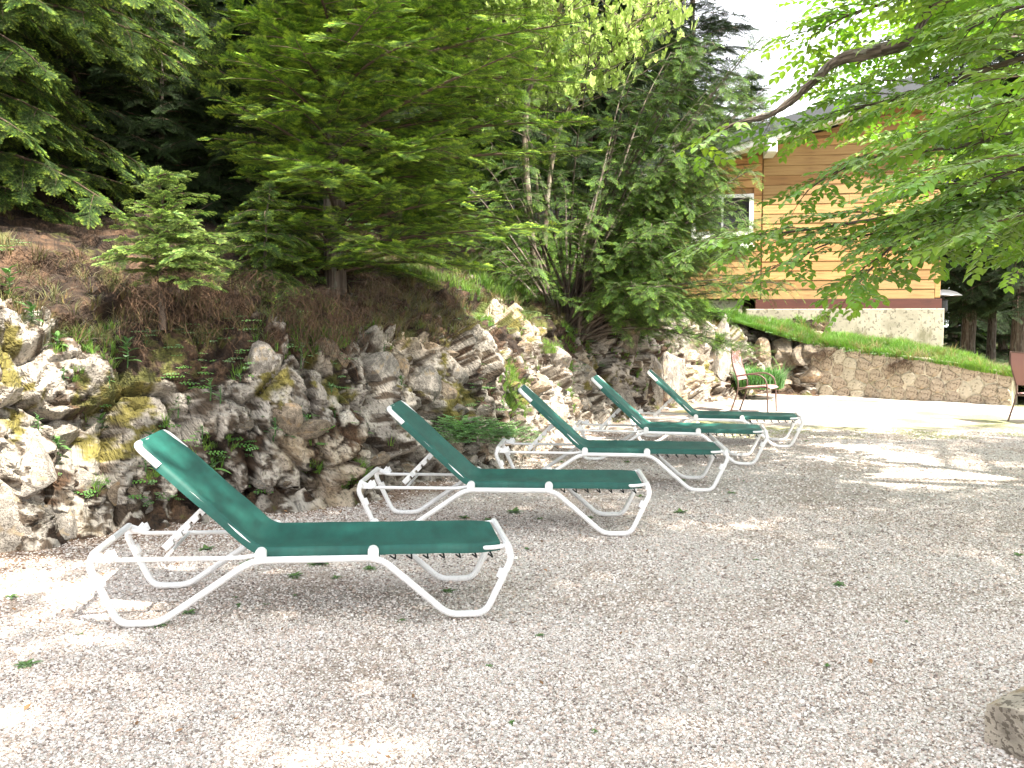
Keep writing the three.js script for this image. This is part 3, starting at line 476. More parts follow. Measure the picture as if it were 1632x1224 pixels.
  // notched prop and its pivot rod
  {
    const s = new THREE.Shape(), LL = 0.36; s.moveTo(0, -0.016); s.lineTo(LL, -0.016); s.lineTo(LL, 0.018); let x = LL - 0.07; for (let k = 0; k < 4; k++) { s.lineTo(x + 0.02, 0.018); s.lineTo(x + 0.012, -0.001); s.lineTo(x - 0.008, -0.001); s.lineTo(x - 0.004, 0.018); x -= 0.06; } s.lineTo(0, 0.018); s.closePath();
    const g = new THREE.ExtrudeGeometry(s, { depth: 0.022, bevelThickness: 0.002, bevelSize: 0.002, bevelSegments: 1 }), px = hx - 0.34 * Math.cos(ang) - 0.012, py = ry + 0.34 * Math.sin(ang) - 0.015;
    g.translate(0, 0, -0.011); g.rotateZ(Math.PI + 0.80); g.rotateX(0); const m = part(o, 'prop', g, M.white, V(px, py, -W / 2));
    part(o, 'prop_rod', tube([[V(0.33, ry - 0.03, zi[0])], [V(0.33, ry - 0.03, zi[1])]], 0.009), M.white); part(o, 'prop_rod', tube([[V(px, py, zi[0])], [V(px, py, zi[1])]], 0.009), M.white);
  }
  for (let k = 0; k < 13; k++) { const x = 0.92 + k * 0.083; part(o, 'lace', tube([[V(x, bh - 0.03, -0.012)], [V(x + 0.028, bh - 0.058, -0.05), 0.012], [V(x + 0.028, bh - 0.045, -W + 0.05), 0.012], [V(x, bh - 0.03, -W + 0.012)]], 0.0045, 8, 6), M.lace); }
  return o;
}
const lounger0 = makeLounger();
[[-2.02, 4.0, 0.15, 'end lounger of the row, the one farthest from the wooden house, with green sling'],
 [-1.077, 5.94, -0.041, 'green sling lounger, second in the row counted from the end away from the house'],
 [-0.142, 7.576, -0.088, 'middle lounger of the five green sling loungers on the gravel'],
 [0.654, 9.2, -0.2, 'green sling lounger, second in the row counted from the brown armchair by the bank'],
 [1.471, 10.53, -0.209, 'end lounger of the row, next to the brown armchair by the bank, with green sling']].forEach(([x, d, yaw, label], i) => {
  const o = i ? lounger0.clone() : lounger0; o.name = numbered('sun_lounger'); scene.add(o); tag(o, label, 'sun lounger', 'green sling loungers in a row on the gravel');
  const at = (lx, lz) => groundY(x + lx * Math.cos(yaw) - lz * Math.sin(yaw), -(d + lx * Math.sin(yaw) + lz * Math.cos(yaw)));
  const h0 = (at(0.22, 0) + at(0.22, 0.62)) / 2, h1 = (at(1.8, 0) + at(1.8, 0.62)) / 2, tilt = (h1 - h0) / 1.58;
  o.position.set(x, h0 - tilt * 0.22 + 0.004, -d); o.rotation.set(0, yaw, tilt, 'YXZ');
});

// ------------------------------------------------------------------ brown armchairs
function makeArmchair() {
  const o = new THREE.Group(), w = 0.27, r = 0.013;
  for (const z of [-w, w]) {
    part(o, 'back_leg', tube([[V(-0.34, 0.0, z)], [V(-0.22, 0.36, z), 0.12], [V(-0.21, 0.52, z), 0.1], [V(-0.33, 0.86, z), 0.12], [V(-0.345, 1.07, z)]], r), M.bronze);
    part(o, 'arm_frame', tube([[V(0.29, 0.0, z)], [V(0.27, 0.52, z), 0.10], [V(0.19, 0.665, z), 0.13], [V(-0.02, 0.665, z), 0.08], [V(-0.245, 0.625, z)]], r), M.bronze);
    part(o, 'seat_rail', tube([[V(-0.215, 0.425, z - Math.sign(z) * 0.016)], [V(0.22, 0.455, z - Math.sign(z) * 0.016), 0.06], [V(0.315, 0.43, z - Math.sign(z) * 0.016)]], 0.012), M.bronze);
  }
  for (const [x, y] of [[0.26, 0.425], [-0.2, 0.40], [-0.335, 1.055]]) part(o, 'cross_bar', tube([[V(x, y, -w)], [V(x, y, w)]], 0.010), M.bronze);
  const sheet = (pts, hw, th) => { const c = new THREE.CatmullRomCurve3(pts), pos = [], idx = [], uv = [], n = 20, q = 8; for (let i = 0; i <= n; i++) { const p = c.getPoint(i / n), t = c.getTangent(i / n); for (const k of [0, 1]) for (let j = 0; j <= q; j++) { const f = j / q * 2 - 1, sag = -0.012 * (1 - f * f) - k * th; pos.push(p.x - t.y * sag, p.y + t.x * sag, f * hw); uv.push(i / n * 0.6, f * hw); } } const st = 2 * (q + 1); for (let i = 0; i < n; i++) { for (let j = 0; j < q; j++) { const a = i * st + j, b = a + st; idx.push(a, b, a + 1, b, b + 1, a + 1); const c2 = a + q + 1, d2 = c2 + st; idx.push(c2, c2 + 1, d2, d2, c2 + 1, d2 + 1); } for (const j of [0, q]) { const a = i * st + j, b = a + st, c2 = a + q + 1, d2 = c2 + st; idx.push(a, c2, b, b, c2, d2); } } return geom(pos, null, idx, uv); };
  part(o, 'seat_sling', sheet([V(-0.19, 0.437, 0), V(0.0, 0.452, 0), V(0.2, 0.472, 0), V(0.28, 0.462, 0), V(0.325, 0.432, 0)], w - 0.012, 0.006), M.mauve);
  part(o, 'back_sling', sheet([V(-0.345, 1.06, 0), V(-0.328, 0.86, 0), V(-0.275, 0.70, 0), V(-0.225, 0.555, 0)].reverse(), w - 0.012, 0.006), M.mauve);
  return o;
}
{
  const c0 = makeArmchair(), c1 = c0.clone();
  for (const [o, p, yaw, label] of [[c0, G(1203, 657), -0.55, 'brown metal armchair with mauve sling beside the rock bank'], [c1, V(7.95, 0, -12.75), 0.12, 'brown metal armchair with mauve sling out on the gravel near wall end']]) { o.name = numbered('armchair'); scene.add(o); tag(o, label, 'chair', 'brown armchairs on the gravel'); o.position.copy(p); o.position.y = groundY(p.x, p.z) + 0.002; o.rotation.y = yaw; }
}

// patio heater behind the house corner
{
  const o = thing('patio_heater', 'mushroom shaped steel patio heater standing at the house corner', 'heater', V(10.55, 0.06, -21.0));
  const lathe = (pts) => new THREE.LatheGeometry(pts.map(([x, y]) => new THREE.Vector2(x, y)), 32);
  part(o, 'base', lathe([[0, 0], [0.27, 0], [0.28, 0.02], [0.24, 0.06], [0.2, 0.62], [0.19, 0.72], [0.1, 0.8], [0.03, 0.82]]), M.steel);
  part(o, 'pole', lathe([[0.03, 0.8], [0.03, 1.75]]), M.steel);
  part(o, 'burner', lathe([[0.03, 1.72], [0.1, 1.76], [0.12, 1.8], [0.11, 2.02], [0.13, 2.04], [0.04, 2.08], [0.03, 2.2]]), M.darksteel);
  part(o, 'hood', lathe([[0.02, 2.30], [0.15, 2.285], [0.3, 2.24], [0.425, 2.16], [0.43, 2.15], [0.42, 2.15], [0.3, 2.225], [0.1, 2.26], [0.02, 2.262]]), M.steel);
}
// pale block by the edge of the yard
{
  const g = (() => { const q = mergeVertices(new THREE.BoxGeometry(1, 1, 1, 14, 14, 14).deleteAttribute('uv').deleteAttribute('normal')), p = q.attributes.position, cut = [[V(-0.75, 0.55, 0.3), 0.50], [V(0.3, 0.8, 0.6), 0.58], [V(-0.5, -0.2, 0.85), 0.52], [V(0.6, 0.75, -0.3), 0.55], [V(-0.2, 0.95, -0.4), 0.48]].map(([n, d]) => [n.normalize(), d]); for (let k = 0; k < p.count; k++) { const v = V().fromBufferAttribute(p, k); for (const [n, d] of cut) { const e = v.dot(n); if (e > d) v.addScaledVector(n, d - e); } v.multiplyScalar(1 + 0.025 * fbm(v.x * 5, v.y * 5, v.z * 5, 4) + 0.02 * fbm(v.x * 18, v.y * 18, v.z * 18, 2)); p.setXYZ(k, v.x, v.y, v.z); } const o = q.toNonIndexed(); o.computeVertexNormals(); return boxUV(o); })(), p = G(1640, 1205);
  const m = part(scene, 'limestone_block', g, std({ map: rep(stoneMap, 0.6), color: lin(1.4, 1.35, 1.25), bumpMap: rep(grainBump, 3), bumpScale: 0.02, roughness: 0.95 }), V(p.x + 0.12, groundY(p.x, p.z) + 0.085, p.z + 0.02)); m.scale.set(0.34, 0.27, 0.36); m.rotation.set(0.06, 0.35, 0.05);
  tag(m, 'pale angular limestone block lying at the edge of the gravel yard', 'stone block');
}

// ------------------------------------------------------------------ foliage pieces
const OLD = [0.030, 0.072, 0.016], MID = [0.060, 0.125, 0.024], FRESH = [0.20, 0.31, 0.055];
function needleSpray({ len = 0.3, side = 6, nl = 0.019, nw = 0.0034, step = 0.0085, brush = false, seed = 1, old = OLD, mid = MID, fresh = FRESH, freshPart = 0.35, sideLen = 0.52 }) {
  const r = rng(seed), pos = [], col = [], shoots = [], up = V(0, 1, 0);
  const add = (a, b, c, k) => { pos.push(a.x, a.y, a.z, b.x, b.y, b.z, c.x, c.y, c.z); for (let i = 0; i < 3; i++) col.push(...k); };
  shoots.push([V(0, 0, 0), V(1, 0.03, 0), len]);
  for (let i = 0; i < side; i++) for (const s of [-1, 1]) { const t = 0.12 + 0.74 * (i + 0.25 * (s + 1)) / side, a = 0.85 + 0.2 * r(); shoots.push([V(t * len, 0.01 * t, 0), V(Math.cos(a), (brush ? -0.25 : 0.05) * r() + 0.05, s * Math.sin(a)), len * (sideLen * (1 - t) + 0.12) * (0.8 + 0.4 * r())]); }
  for (const [o, d0, l] of shoots) {
    const fp = freshPart * (0.35 + 1.1 * r()), glow = 0.55 + 0.65 * r();
    const d = d0.clone().normalize(), sd = d.clone().cross(up).normalize(), n = sd.clone().cross(d).normalize();
    const e = o.clone().addScaledVector(d, l), hw = sd.clone().multiplyScalar(0.0016); add(o.clone().add(hw), o.clone().sub(hw), e, [0.10, 0.07, 0.035]);
    for (let q = 0.008; q < l; q += step) {
      const t = q / l, k = t > 1 - fp ? mix3(mid, fresh, clamp((t - 1 + fp) / 0.35) * glow * (0.6 + 0.5 * r())) : mix3(old, mid, clamp(t * 0.8 + 0.5 * (r() - 0.3)));
      const c = o.clone().addScaledVector(d, q), dirs = brush ? [[1, 0.1], [-1, 0.1], [0.5, 0.9], [-0.5, 0.9]] : [[1, 0.25], [-1, 0.25]];
      for (const [sx, sy] of dirs) {
        const nd = d.clone().multiplyScalar(0.55 + 0.2 * r()).addScaledVector(sd, sx * (0.8 + 0.2 * r())).addScaledVector(n, sy * (0.7 + 0.6 * r())).normalize();
        const w = nd.clone().cross(n).normalize().addScaledVector(n, 0.4 * (r() - 0.5)).setLength(nw), tip = c.clone().addScaledVector(nd, nl * (0.75 + 0.4 * r()) * (t > 0.9 ? 0.8 : 1));
        add(c.clone().add(w), c.clone().sub(w), tip, k);
      }
    }
  }
  return geom(pos, col);
}
const sprayFir = needleSpray({ len: 0.24, side: 5, nl: 0.027, nw: 0.0019, step: 0.0072, seed: 3, fresh: [0.37, 0.53, 0.045], old: [0.028, 0.085, 0.010], mid: [0.12, 0.25, 0.022], freshPart: 0.62 });
const spraySpruce = needleSpray({ len: 0.24, side: 5, nl: 0.019, nw: 0.0018, step: 0.0078, brush: true, seed: 5, fresh: [0.36, 0.50, 0.055], old: [0.022, 0.062, 0.010], mid: [0.06, 0.135, 0.017], freshPart: 0.38 });
const sprayYoung = needleSpray({ len: 0.22, side: 5, nl: 0.024, nw: 0.0028, step: 0.0095, brush: true, seed: 6, fresh: [0.40, 0.52, 0.13], old: [0.07, 0.14, 0.035], mid: [0.16, 0.26, 0.055], freshPart: 0.5 });
const sprayDark = needleSpray({ len: 0.30, side: 4, nl: 0.026, nw: 0.0036, step: 0.012, brush: true, seed: 9, fresh: [0.07, 0.125, 0.02], freshPart: 0.25, old: [0.010, 0.027, 0.006], mid: [0.022, 0.052, 0.010] });
const sprayYew = needleSpray({ len: 0.26, side: 4, nl: 0.024, nw: 0.0020, step: 0.0075, seed: 11, fresh: [0.28, 0.42, 0.04], freshPart: 0.4, old: [0.03, 0.085, 0.012], mid: [0.085, 0.18, 0.02], sideLen: 0.30 });

// a flat leaf, folded along its midrib, length 1 along +x
function leafTris(len, wid, fold, droop, pos, col, m, c, n = 4) {
  const mid = [], L = [], R = [];
  for (let i = 0; i <= n; i++) { const t = i / n, w = wid * Math.pow(Math.sin(Math.PI * Math.pow(t, 0.85)), 0.8) * 0.5, y = -droop * len * t * t; mid.push(V(t * len, y, 0)); L.push(V(t * len, y + fold * w, -w)); R.push(V(t * len, y + fold * w, w)); }
  const T = (a, b, d) => { for (const p of [a, b, d]) { const q = p.clone().applyMatrix4(m); pos.push(q.x, q.y, q.z); col.push(...c); } };
  for (let i = 0; i < n; i++) { if (i) { T(mid[i], L[i], L[i + 1]); T(mid[i], R[i + 1], R[i]); } if (i < n - 1 || true) { T(mid[i], L[i + 1], mid[i + 1]); T(mid[i], mid[i + 1], R[i + 1]); } }
}
function leafTwig({ len = 0.28, n = 9, leaf = 0.07, wid = 0.6, seed = 1, ca = [0.13, 0.30, 0.016], cb = [0.24, 0.42, 0.024], rise = 0.1, spread = 0.9 }) {
  const r = rng(seed), pos = [], col = [];
  const q = V(0.004, 0, 0); for (const a of [V(0, 0.002, 0), V(0, 0, 0.002)]) { pos.push(a.x, a.y, a.z, -a.x, -a.y, -a.z, len, -0.01, 0); for (let i = 0; i < 3; i++) col.push(0.09, 0.06, 0.035); }
  for (let i = 0; i < n; i++) {
    const t = (i + 0.6) / n, s = i % 2 ? 1 : -1, a = i === n - 1 ? 0.1 : s * spread * (0.75 + 0.4 * r());
    const d = V(Math.cos(a), rise + 0.35 * (r() - 0.5), Math.sin(a)), m = basis(d, V(0.3 * (r() - 0.5), 1, 0.5 * (r() - 0.5)).normalize(), V(t * len, -0.01 * t * t, 0)), k = mix3(ca, cb, r());
    leafTris(leaf * (0.7 + 0.45 * r()), leaf * wid * (0.8 + 0.3 * r()), 0.25, 0.15 + 0.25 * r(), pos, col, m, k);
  }
  return geom(pos, col);
}
const twigBeech = leafTwig({ seed: 21, leaf: 0.085 }), twigBeech2 = leafTwig({ seed: 22, len: 0.34, n: 11, leaf: 0.09 });
const twigPale = leafTwig({ len: 0.13, n: 7, leaf: 0.075, wid: 0.5, seed: 25, ca: [0.36, 0.50, 0.10], cb: [0.48, 0.60, 0.16], rise: 0.55, spread: 0.7 });
const twigBush = leafTwig({ len: 0.22, n: 10, leaf: 0.05, wid: 0.55, seed: 27, ca: [0.06, 0.20, 0.018], cb: [0.12, 0.32, 0.03], rise: 0.2 });

function spraysAlong(list, pts, o, r, cols) {   // sprays on both sides of a bough, in its own flat plane
  const c = new THREE.CatmullRomCurve3(pts), L = c.getLength(), n = Math.max(2, Math.round(L * (1 - o.from) / o.step));
  for (let i = 0; i <= n; i++) {
    const t = lerp(o.from, 1, i / n), p = c.getPointAt(t), T = c.getTangentAt(t), S = T.clone().cross(V(0, 1, 0)).normalize(), N = S.clone().cross(T).normalize();
    for (const s of i === n ? [0] : [-1, 1]) {
      const a = s * lerp(1.1, 0.55, t) * (0.8 + 0.4 * r()), d = T.clone().multiplyScalar(Math.cos(a)).addScaledVector(S, Math.sin(a)).addScaledVector(V(0, 1, 0), (o.hang || 0) * (0.5 + r()) + (o.wild ? 1.1 : 0.35) * (r() - 0.5));
      const y = N.clone().addScaledVector(S, 1.3 * (r() - 0.5)).addScaledVector(T, 0.6 * (r() - 0.5)).normalize(), k = o.scale * (0.75 + 0.45 * r()) * (s ? lerp(1.15, 0.75, t) : 0.95);
      if (o.skip && o.skip(p)) continue;
      list.push(basis(d, y, p, k)); if (cols) { const g = 0.6 + 0.75 * r(); cols.push(new THREE.Color().setRGB(g * (0.95 + 0.15 * r()), g, g * (0.85 + 0.2 * r()))); }
    }
  }
}
function conifer({ name, label, category = 'tree', group, base, height, rMax, first = 0.08, whorl = 0.22, per = 6, rise = 0.25, droop = 0.45, spray, step = 0.075, scale = 1, seed, trunkR = 0.1, lean = V(0, 0, 0), hang = -0.1, from = 0.22, shape = 0.8, azi = null, top = 1, skip, bark = M.bark }) {
  const r = rng(seed), o = thing(name, label, category, base, group), axis = (t) => V(lean.x * t * t + 0.05 * noise(t * 3, seed), t * height, lean.z * t * t + 0.05 * noise(t * 3, seed + 9));
  part(o, 'trunk', taperTube([...Array(9)].map((_, i) => i ? axis(i / 8) : axis(0).setY(-0.35)), trunkR, trunkR * 0.12, 10, 30, 0.12, 0.85), bark);
  const boughs = [], list = [], cols = []; let turn = r() * 6;
  for (let h = first * height; h < height * top; h += whorl * (0.8 + 0.4 * r())) {
    const t = h / height, R = rMax * Math.pow(1 - t, shape) * Math.min(1, 0.55 + t * 2.2) + 0.06; turn += 0.7;
    const np = Math.max(3, Math.round(per * (0.7 + 0.6 * r())));
    for (let k = 0; k < np; k++) {
      const a = turn + k / np * 6.283 + 0.5 * (r() - 0.5); let L = R * (0.55 + 0.62 * r()); if (azi) L *= azi(a, t); if (L < 0.1) continue;
      const c = axis(t), d = V(Math.cos(a), 0, Math.sin(a)), S = V(-d.z, 0, d.x), b = 0.25 * (r() - 0.5), ri = rise * (0.6 + 0.8 * r()) + 0.25 * t, dr = droop * (0.7 + 0.6 * r());
      const pts = [0, 0.25, 0.5, 0.75, 1].map((q) => c.clone().addScaledVector(d, L * q).addScaledVector(S, L * b * q * q).add(V(0, L * (ri * q - dr * q * q + (q > 0.7 ? 0.10 * (q - 0.7) : 0)), 0)));
      boughs.push(taperTube(pts, Math.max(0.006, L * 0.012), 0.003, 4, 7)); const so = { from, step: step * (0.85 + 0.3 * r()), scale: scale * 0.8, hang }; spraysAlong(list, pts, so, r, cols);
      if (L > 0.7 * scale) { const cv = new THREE.CatmullRomCurve3(pts), nb = Math.round(L * 0.8 / (0.19 * scale)); for (let m = 0; m < nb; m++) { const q = 0.18 + 0.74 * (m + 0.5 * r()) / nb, p = cv.getPoint(q), T = cv.getTangent(q), sd = T.clone().cross(V(0, 1, 0)).normalize().multiplyScalar(m % 2 ? 1 : -1), l = (0.34 * L * (1 - q) + 0.16 * scale) * (0.6 + 0.7 * r()), dd = T.clone().multiplyScalar(0.75).addScaledVector(sd, 0.75 + 0.3 * r()).add(V(0, hang * 0.8 + 0.45 * (r() - 0.5), 0)).normalize(); const pp = [p, p.clone().addScaledVector(dd, l * 0.5), p.clone().addScaledVector(dd, l).add(V(0, -0.06 * l + hang * l * 0.3, 0))]; boughs.push(taperTube(pp, 0.005 * scale, 0.002, 3, 3)); spraysAlong(list, pp, { ...so, from: 0.25 }, r, cols); } }
    }
  }
  if (top >= 1) for (let k = 0; k < 6; k++) list.push(basis(V(Math.cos(k), 0.9 + (k === 0 ? 5 : 0), Math.sin(k)), V(0.1, 0.3, 1), axis(0.97), scale * 0.6)), cols.push(new THREE.Color(1, 1, 1));
  stuffPart(o, 'boughs', mergeGeometries(boughs), M.twig); inst(o, 'crown', spray, M.needle, list, cols);
  return o;
}
const onHill = (px, py, d) => { const p = P(px, py, d); p.y = hillY(p.x, p.z); return p; };

// the conifers one sees on the bank
conifer({ name: 'fir_tree', label: 'broad bright green fir with flat fanned boughs rooted on the rock bank', base: (() => { const p = P(535, 400, 8.9); p.y = hillY(p.x, p.z) - 0.05; return p; })(), height: 7.6, rMax: 2.25, first: 0.045, whorl: 0.18, per: 8, rise: 0.30, droop: 0.24, spray: sprayFir, step: 0.10, scale: 1.1, seed: 41, trunkR: 0.13, lean: V(0.5, 0, 0.2), shape: 0.6, hang: -0.03, azi: (a, t) => 0.90 + 0.38 * Math.cos(a) });
conifer({ name: 'spruce_tree', label: 'large dark spruce with pale drooping tips over the sunlit rock', base: onHill(-95, 260, 8.3), height: 12, rMax: 2.9, first: 0.03, whorl: 0.26, per: 9, rise: 0.12, droop: 0.42, spray: spraySpruce, step: 0.13, scale: 1.1, seed: 43, trunkR: 0.2, hang: -0.35, shape: 0.7, top: 0.5 });
conifer({ name: 'young_spruce', label: 'small bright young spruce leaning out over the bank edge', base: (() => { const p = P(255, 455, 6.75); return p; })(), height: 0.88, rMax: 0.62, first: 0.03, whorl: 0.075, per: 6, rise: 0.28, droop: 0.30, spray: sprayYoung, step: 0.06, scale: 0.55, seed: 47, trunkR: 0.028, hang: -0.12, from: 0.12, shape: 0.85, lean: V(-0.03, 0, 0.05), azi: (a) => 1 + 0.35 * Math.cos(a) });
conifer({ name: 'young_spruce', label: 'dull green young spruce in the shade between fir trunk and bright young spruce', base: onHill(430, 430, 7.8), height: 1.15, rMax: 0.62, first: 0.03, whorl: 0.10, per: 6, rise: 0.2, droop: 0.5, spray: spraySpruce, step: 0.06, scale: 0.6, seed: 49, trunkR: 0.025, hang: -0.3, from: 0.12 });
conifer({ name: 'thin_spruce', label: 'thin bare stemmed spruce behind the young spruces on the slope', base: onHill(300, 240, 11.5), height: 4.2, rMax: 1.0, first: 0.22, whorl: 0.25, per: 5, spray: spraySpruce, step: 0.09, scale: 0.9, seed: 51, trunkR: 0.05, hang: -0.2 });
[[150, 12.5, 15, 3.0], [420, 13.5, 16, 2.8], [330, 19, 18, 3.4], [620, 15.5, 17, 3.0], [745, 18.5, 18, 3.2], [40, 18, 18, 3.4], [530, 23, 20, 3.6], [830, 22, 19, 3.2], [935, 21.5, 15, 2.8], [1015, 25, 13, 2.6]].forEach(([px, d, h, R], i) => conifer({ name: 'forest_spruce', label: 'tall dark spruce in the wood behind the bank', group: 'dark spruces in the wood on the slope', base: onHill(px, 300, d), height: h, rMax: R, first: 0.06 + 0.03 * (i % 3), whorl: 0.36, per: 6, rise: 0.08, droop: 0.4, spray: sprayDark, step: 0.24, scale: 1.8, seed: 60 + i, trunkR: 0.2, hang: -0.2, shape: 0.6, top: 0.55 }));
[[120, 9.8, 2.6, 'low understorey spruce added to darken the slope beneath the large spruce'], [255, 10.3, 2.2, 'low understorey spruce added to darken the slope behind the bright young spruce'], [400, 10.4, 2.8, 'low understorey spruce added to darken the slope behind the fir trunk']].forEach(([px, d, h, label], i) => conifer({ name: 'added_understorey_spruce', label, base: onHill(px, 300, d), height: h, rMax: 1.3, first: 0.05, whorl: 0.2, per: 7, rise: 0.12, droop: 0.4, spray: sprayDark, step: 0.14, scale: 1.0, seed: 140 + i, trunkR: 0.05, hang: -0.2 }));  // low dark spruces put in to darken the open slope
conifer({ name: 'sparse_spruce', label: 'sparse dark spruce with a visible top against the white sky', base: onHill(1100, 300, 27), height: 12.5, rMax: 2.4, first: 0.1, whorl: 0.36, per: 6, rise: 0.2, droop: 0.3, spray: sprayDark, step: 0.24, scale: 1.7, seed: 81, trunkR: 0.16, hang: -0.1, shape: 0.8 });
conifer({ name: 'sparse_spruce', label: 'sparse dark spruce standing close behind the roof edge of the house', base: onHill(1195, 300, 30), height: 7.0, rMax: 1.8, first: 0.1, whorl: 0.36, per: 6, rise: 0.2, droop: 0.3, spray: sprayDark, step: 0.26, scale: 1.8, seed: 82, trunkR: 0.15, hang: -0.1 });
[[1545, 26.5, 0.23], [1580, 30, 0.16], [1630, 25, 0.30], [1700, 27, 0.25], [1600, 36, 0.2], [1520, 35, 0.2], [1660, 38, 0.2]].forEach(([px, d, tr], i) => { const p = P(px, 500, d); p.y = 0; conifer({ name: 'woodland_spruce', label: i === 0 ? 'straight dark spruce trunk just beyond the patio heater' : 'dark trunked spruce in the wood beyond the house corner', group: i ? 'dark trunked spruces beyond the house corner' : undefined, base: p, height: 17, rMax: 2.6, first: i < 4 ? 0.14 : 0.03, whorl: 0.5, per: 6, rise: 0.05, droop: 0.35, spray: sprayDark, step: 0.26, scale: 1.8, seed: 90 + i, trunkR: tr, hang: -0.15, shape: 0.5, top: 0.7 }); });

// yew: many thin stems fanning out of one foot
{
  const base = onHill(905, 400, 13.6), o = thing('yew_shrub', 'spreading dark yew with many thin bare stems fanning from one foot', 'shrub', base), r = rng(111), stems = [], list = [], cols = [];
  for (let i = 0; i < 135; i++) {   // stems lean out, mostly away from the fir, and arch over
    const a = (i % 4 === 0 ? 6.283 * r() : 2.3 * (r() - 0.5)), d = V(Math.cos(a), 0, -0.75 * Math.sin(a)), L = 1.7 + 1.5 * r(), up = 0.30 + 1.6 * Math.pow(r(), 0.8), bend = 0.16 + 0.26 * r(), f = V(0.4 * (r() - 0.5), -0.12, 0.3 * (r() - 0.5));
    const pts = [0, 0.2, 0.4, 0.6, 0.8, 1].map((q) => f.clone().addScaledVector(d, L * (0.75 * q + 0.25 * q * q)).add(V(0.07 * noise(q * 4, i), L * (up * q - bend * q * q), 0.07 * noise(q * 4, i + 50))));
    stems.push(taperTube(pts, 0.024 + 0.012 * r(), 0.005, 5, 14)); const c = new THREE.CatmullRomCurve3(pts);
    for (let k = 0; k < 20; k++) { const t = 0.42 + 0.58 * (k + r()) / 20, p = c.getPoint(Math.min(1, t)), T = c.getTangent(Math.min(1, t)).setY(0).normalize(), S = V(-T.z, 0, T.x).multiplyScalar(k % 2 ? 1 : -1), q = T.clone().multiplyScalar(0.5 + 0.4 * r()).addScaledVector(S, 0.5 + 0.6 * r()).add(V(0, 0.9 * (r() - 0.4), 0)).normalize().multiplyScalar(0.25 + 0.5 * r() * (1.4 - t)), pp = [p, p.clone().addScaledVector(q, 0.5), p.clone().add(q).add(V(0, -0.10 - 0.06 * r(), 0))]; stems.push(taperTube(pp, 0.006, 0.002, 3, 4)); spraysAlong(list, pp, { from: 0.1, step: 0.11, scale: 0.72, hang: -0.12, wild: 1 }, r, cols); }
  }
  stuffPart(o, 'stems', mergeGeometries(stems), M.bark); inst(o, 'crown', sprayYew, M.needle, list, cols);
}
// pale leaved tree between the conifers
{
  const base = onHill(862, 330, 14.6), o = thing('pale_leaved_tree', 'slender grey stemmed tree with pale lime leaf tufts above the yew', 'tree', base), r = rng(121), list = [], cols = [], limbs = [];
  const trunks = [[P(838, 180, 14.3), P(862, 90, 14.1), P(905, -20, 13.9), P(930, -120, 13.8)], [P(885, 230, 14.5), P(925, 140, 14.5), P(990, 60, 14.3), P(1040, -40, 14.1)], [P(850, 250, 14.7), P(812, 150, 14.5), P(770, 60, 14.3), P(745, -60, 14.1)]].map((t) => [V(0, -0.3, 0), ...t.map((p) => p.sub(base))]);
  trunks.forEach((t, k) => part(o, 'trunk', taperTube(t, [0.06, 0.045, 0.025][k], 0.02, 8, 24, 0.08), M.barkPale));
  for (const t of trunks) { const c = new THREE.CatmullRomCurve3(t); for (let k = 0; k < 52; k++) { const q = 0.36 + 0.56 * r(), p = c.getPoint(q), a = r() * 6.283, L = 0.6 + 1.1 * r(), d = V(Math.cos(a), 0.15 + 0.5 * r(), Math.sin(a) * 0.8); const pts = [p, p.clone().addScaledVector(d, L * 0.5).add(V(0, -0.05 * L, 0)), p.clone().addScaledVector(d, L).add(V(0, -0.02 * L, 0))]; limbs.push(taperTube(pts, 0.012, 0.003, 5, 8)); const cc = new THREE.CatmullRomCurve3(pts); for (let m = 0; m < 13; m++) { const u = 0.25 + 0.75 * m / 12, pp = cc.getPoint(u).add(V(0.25 * (r() - 0.5), 0.16 * (r() - 0.4), 0.25 * (r() - 0.5))); list.push(basis(V(r() - 0.5, 0.5 + r(), r() - 0.5), V(r() - 0.5, 0.2, r() - 0.5), pp, 0.8 + 0.6 * r())); const g = 0.8 + 0.35 * r(); cols.push(new THREE.Color().setRGB(g, g, g * 0.9)); } } }
  stuffPart(o, 'limbs', mergeGeometries(limbs), M.barkPale); inst(o, 'crown', twigPale, M.leaf, list, cols);
}
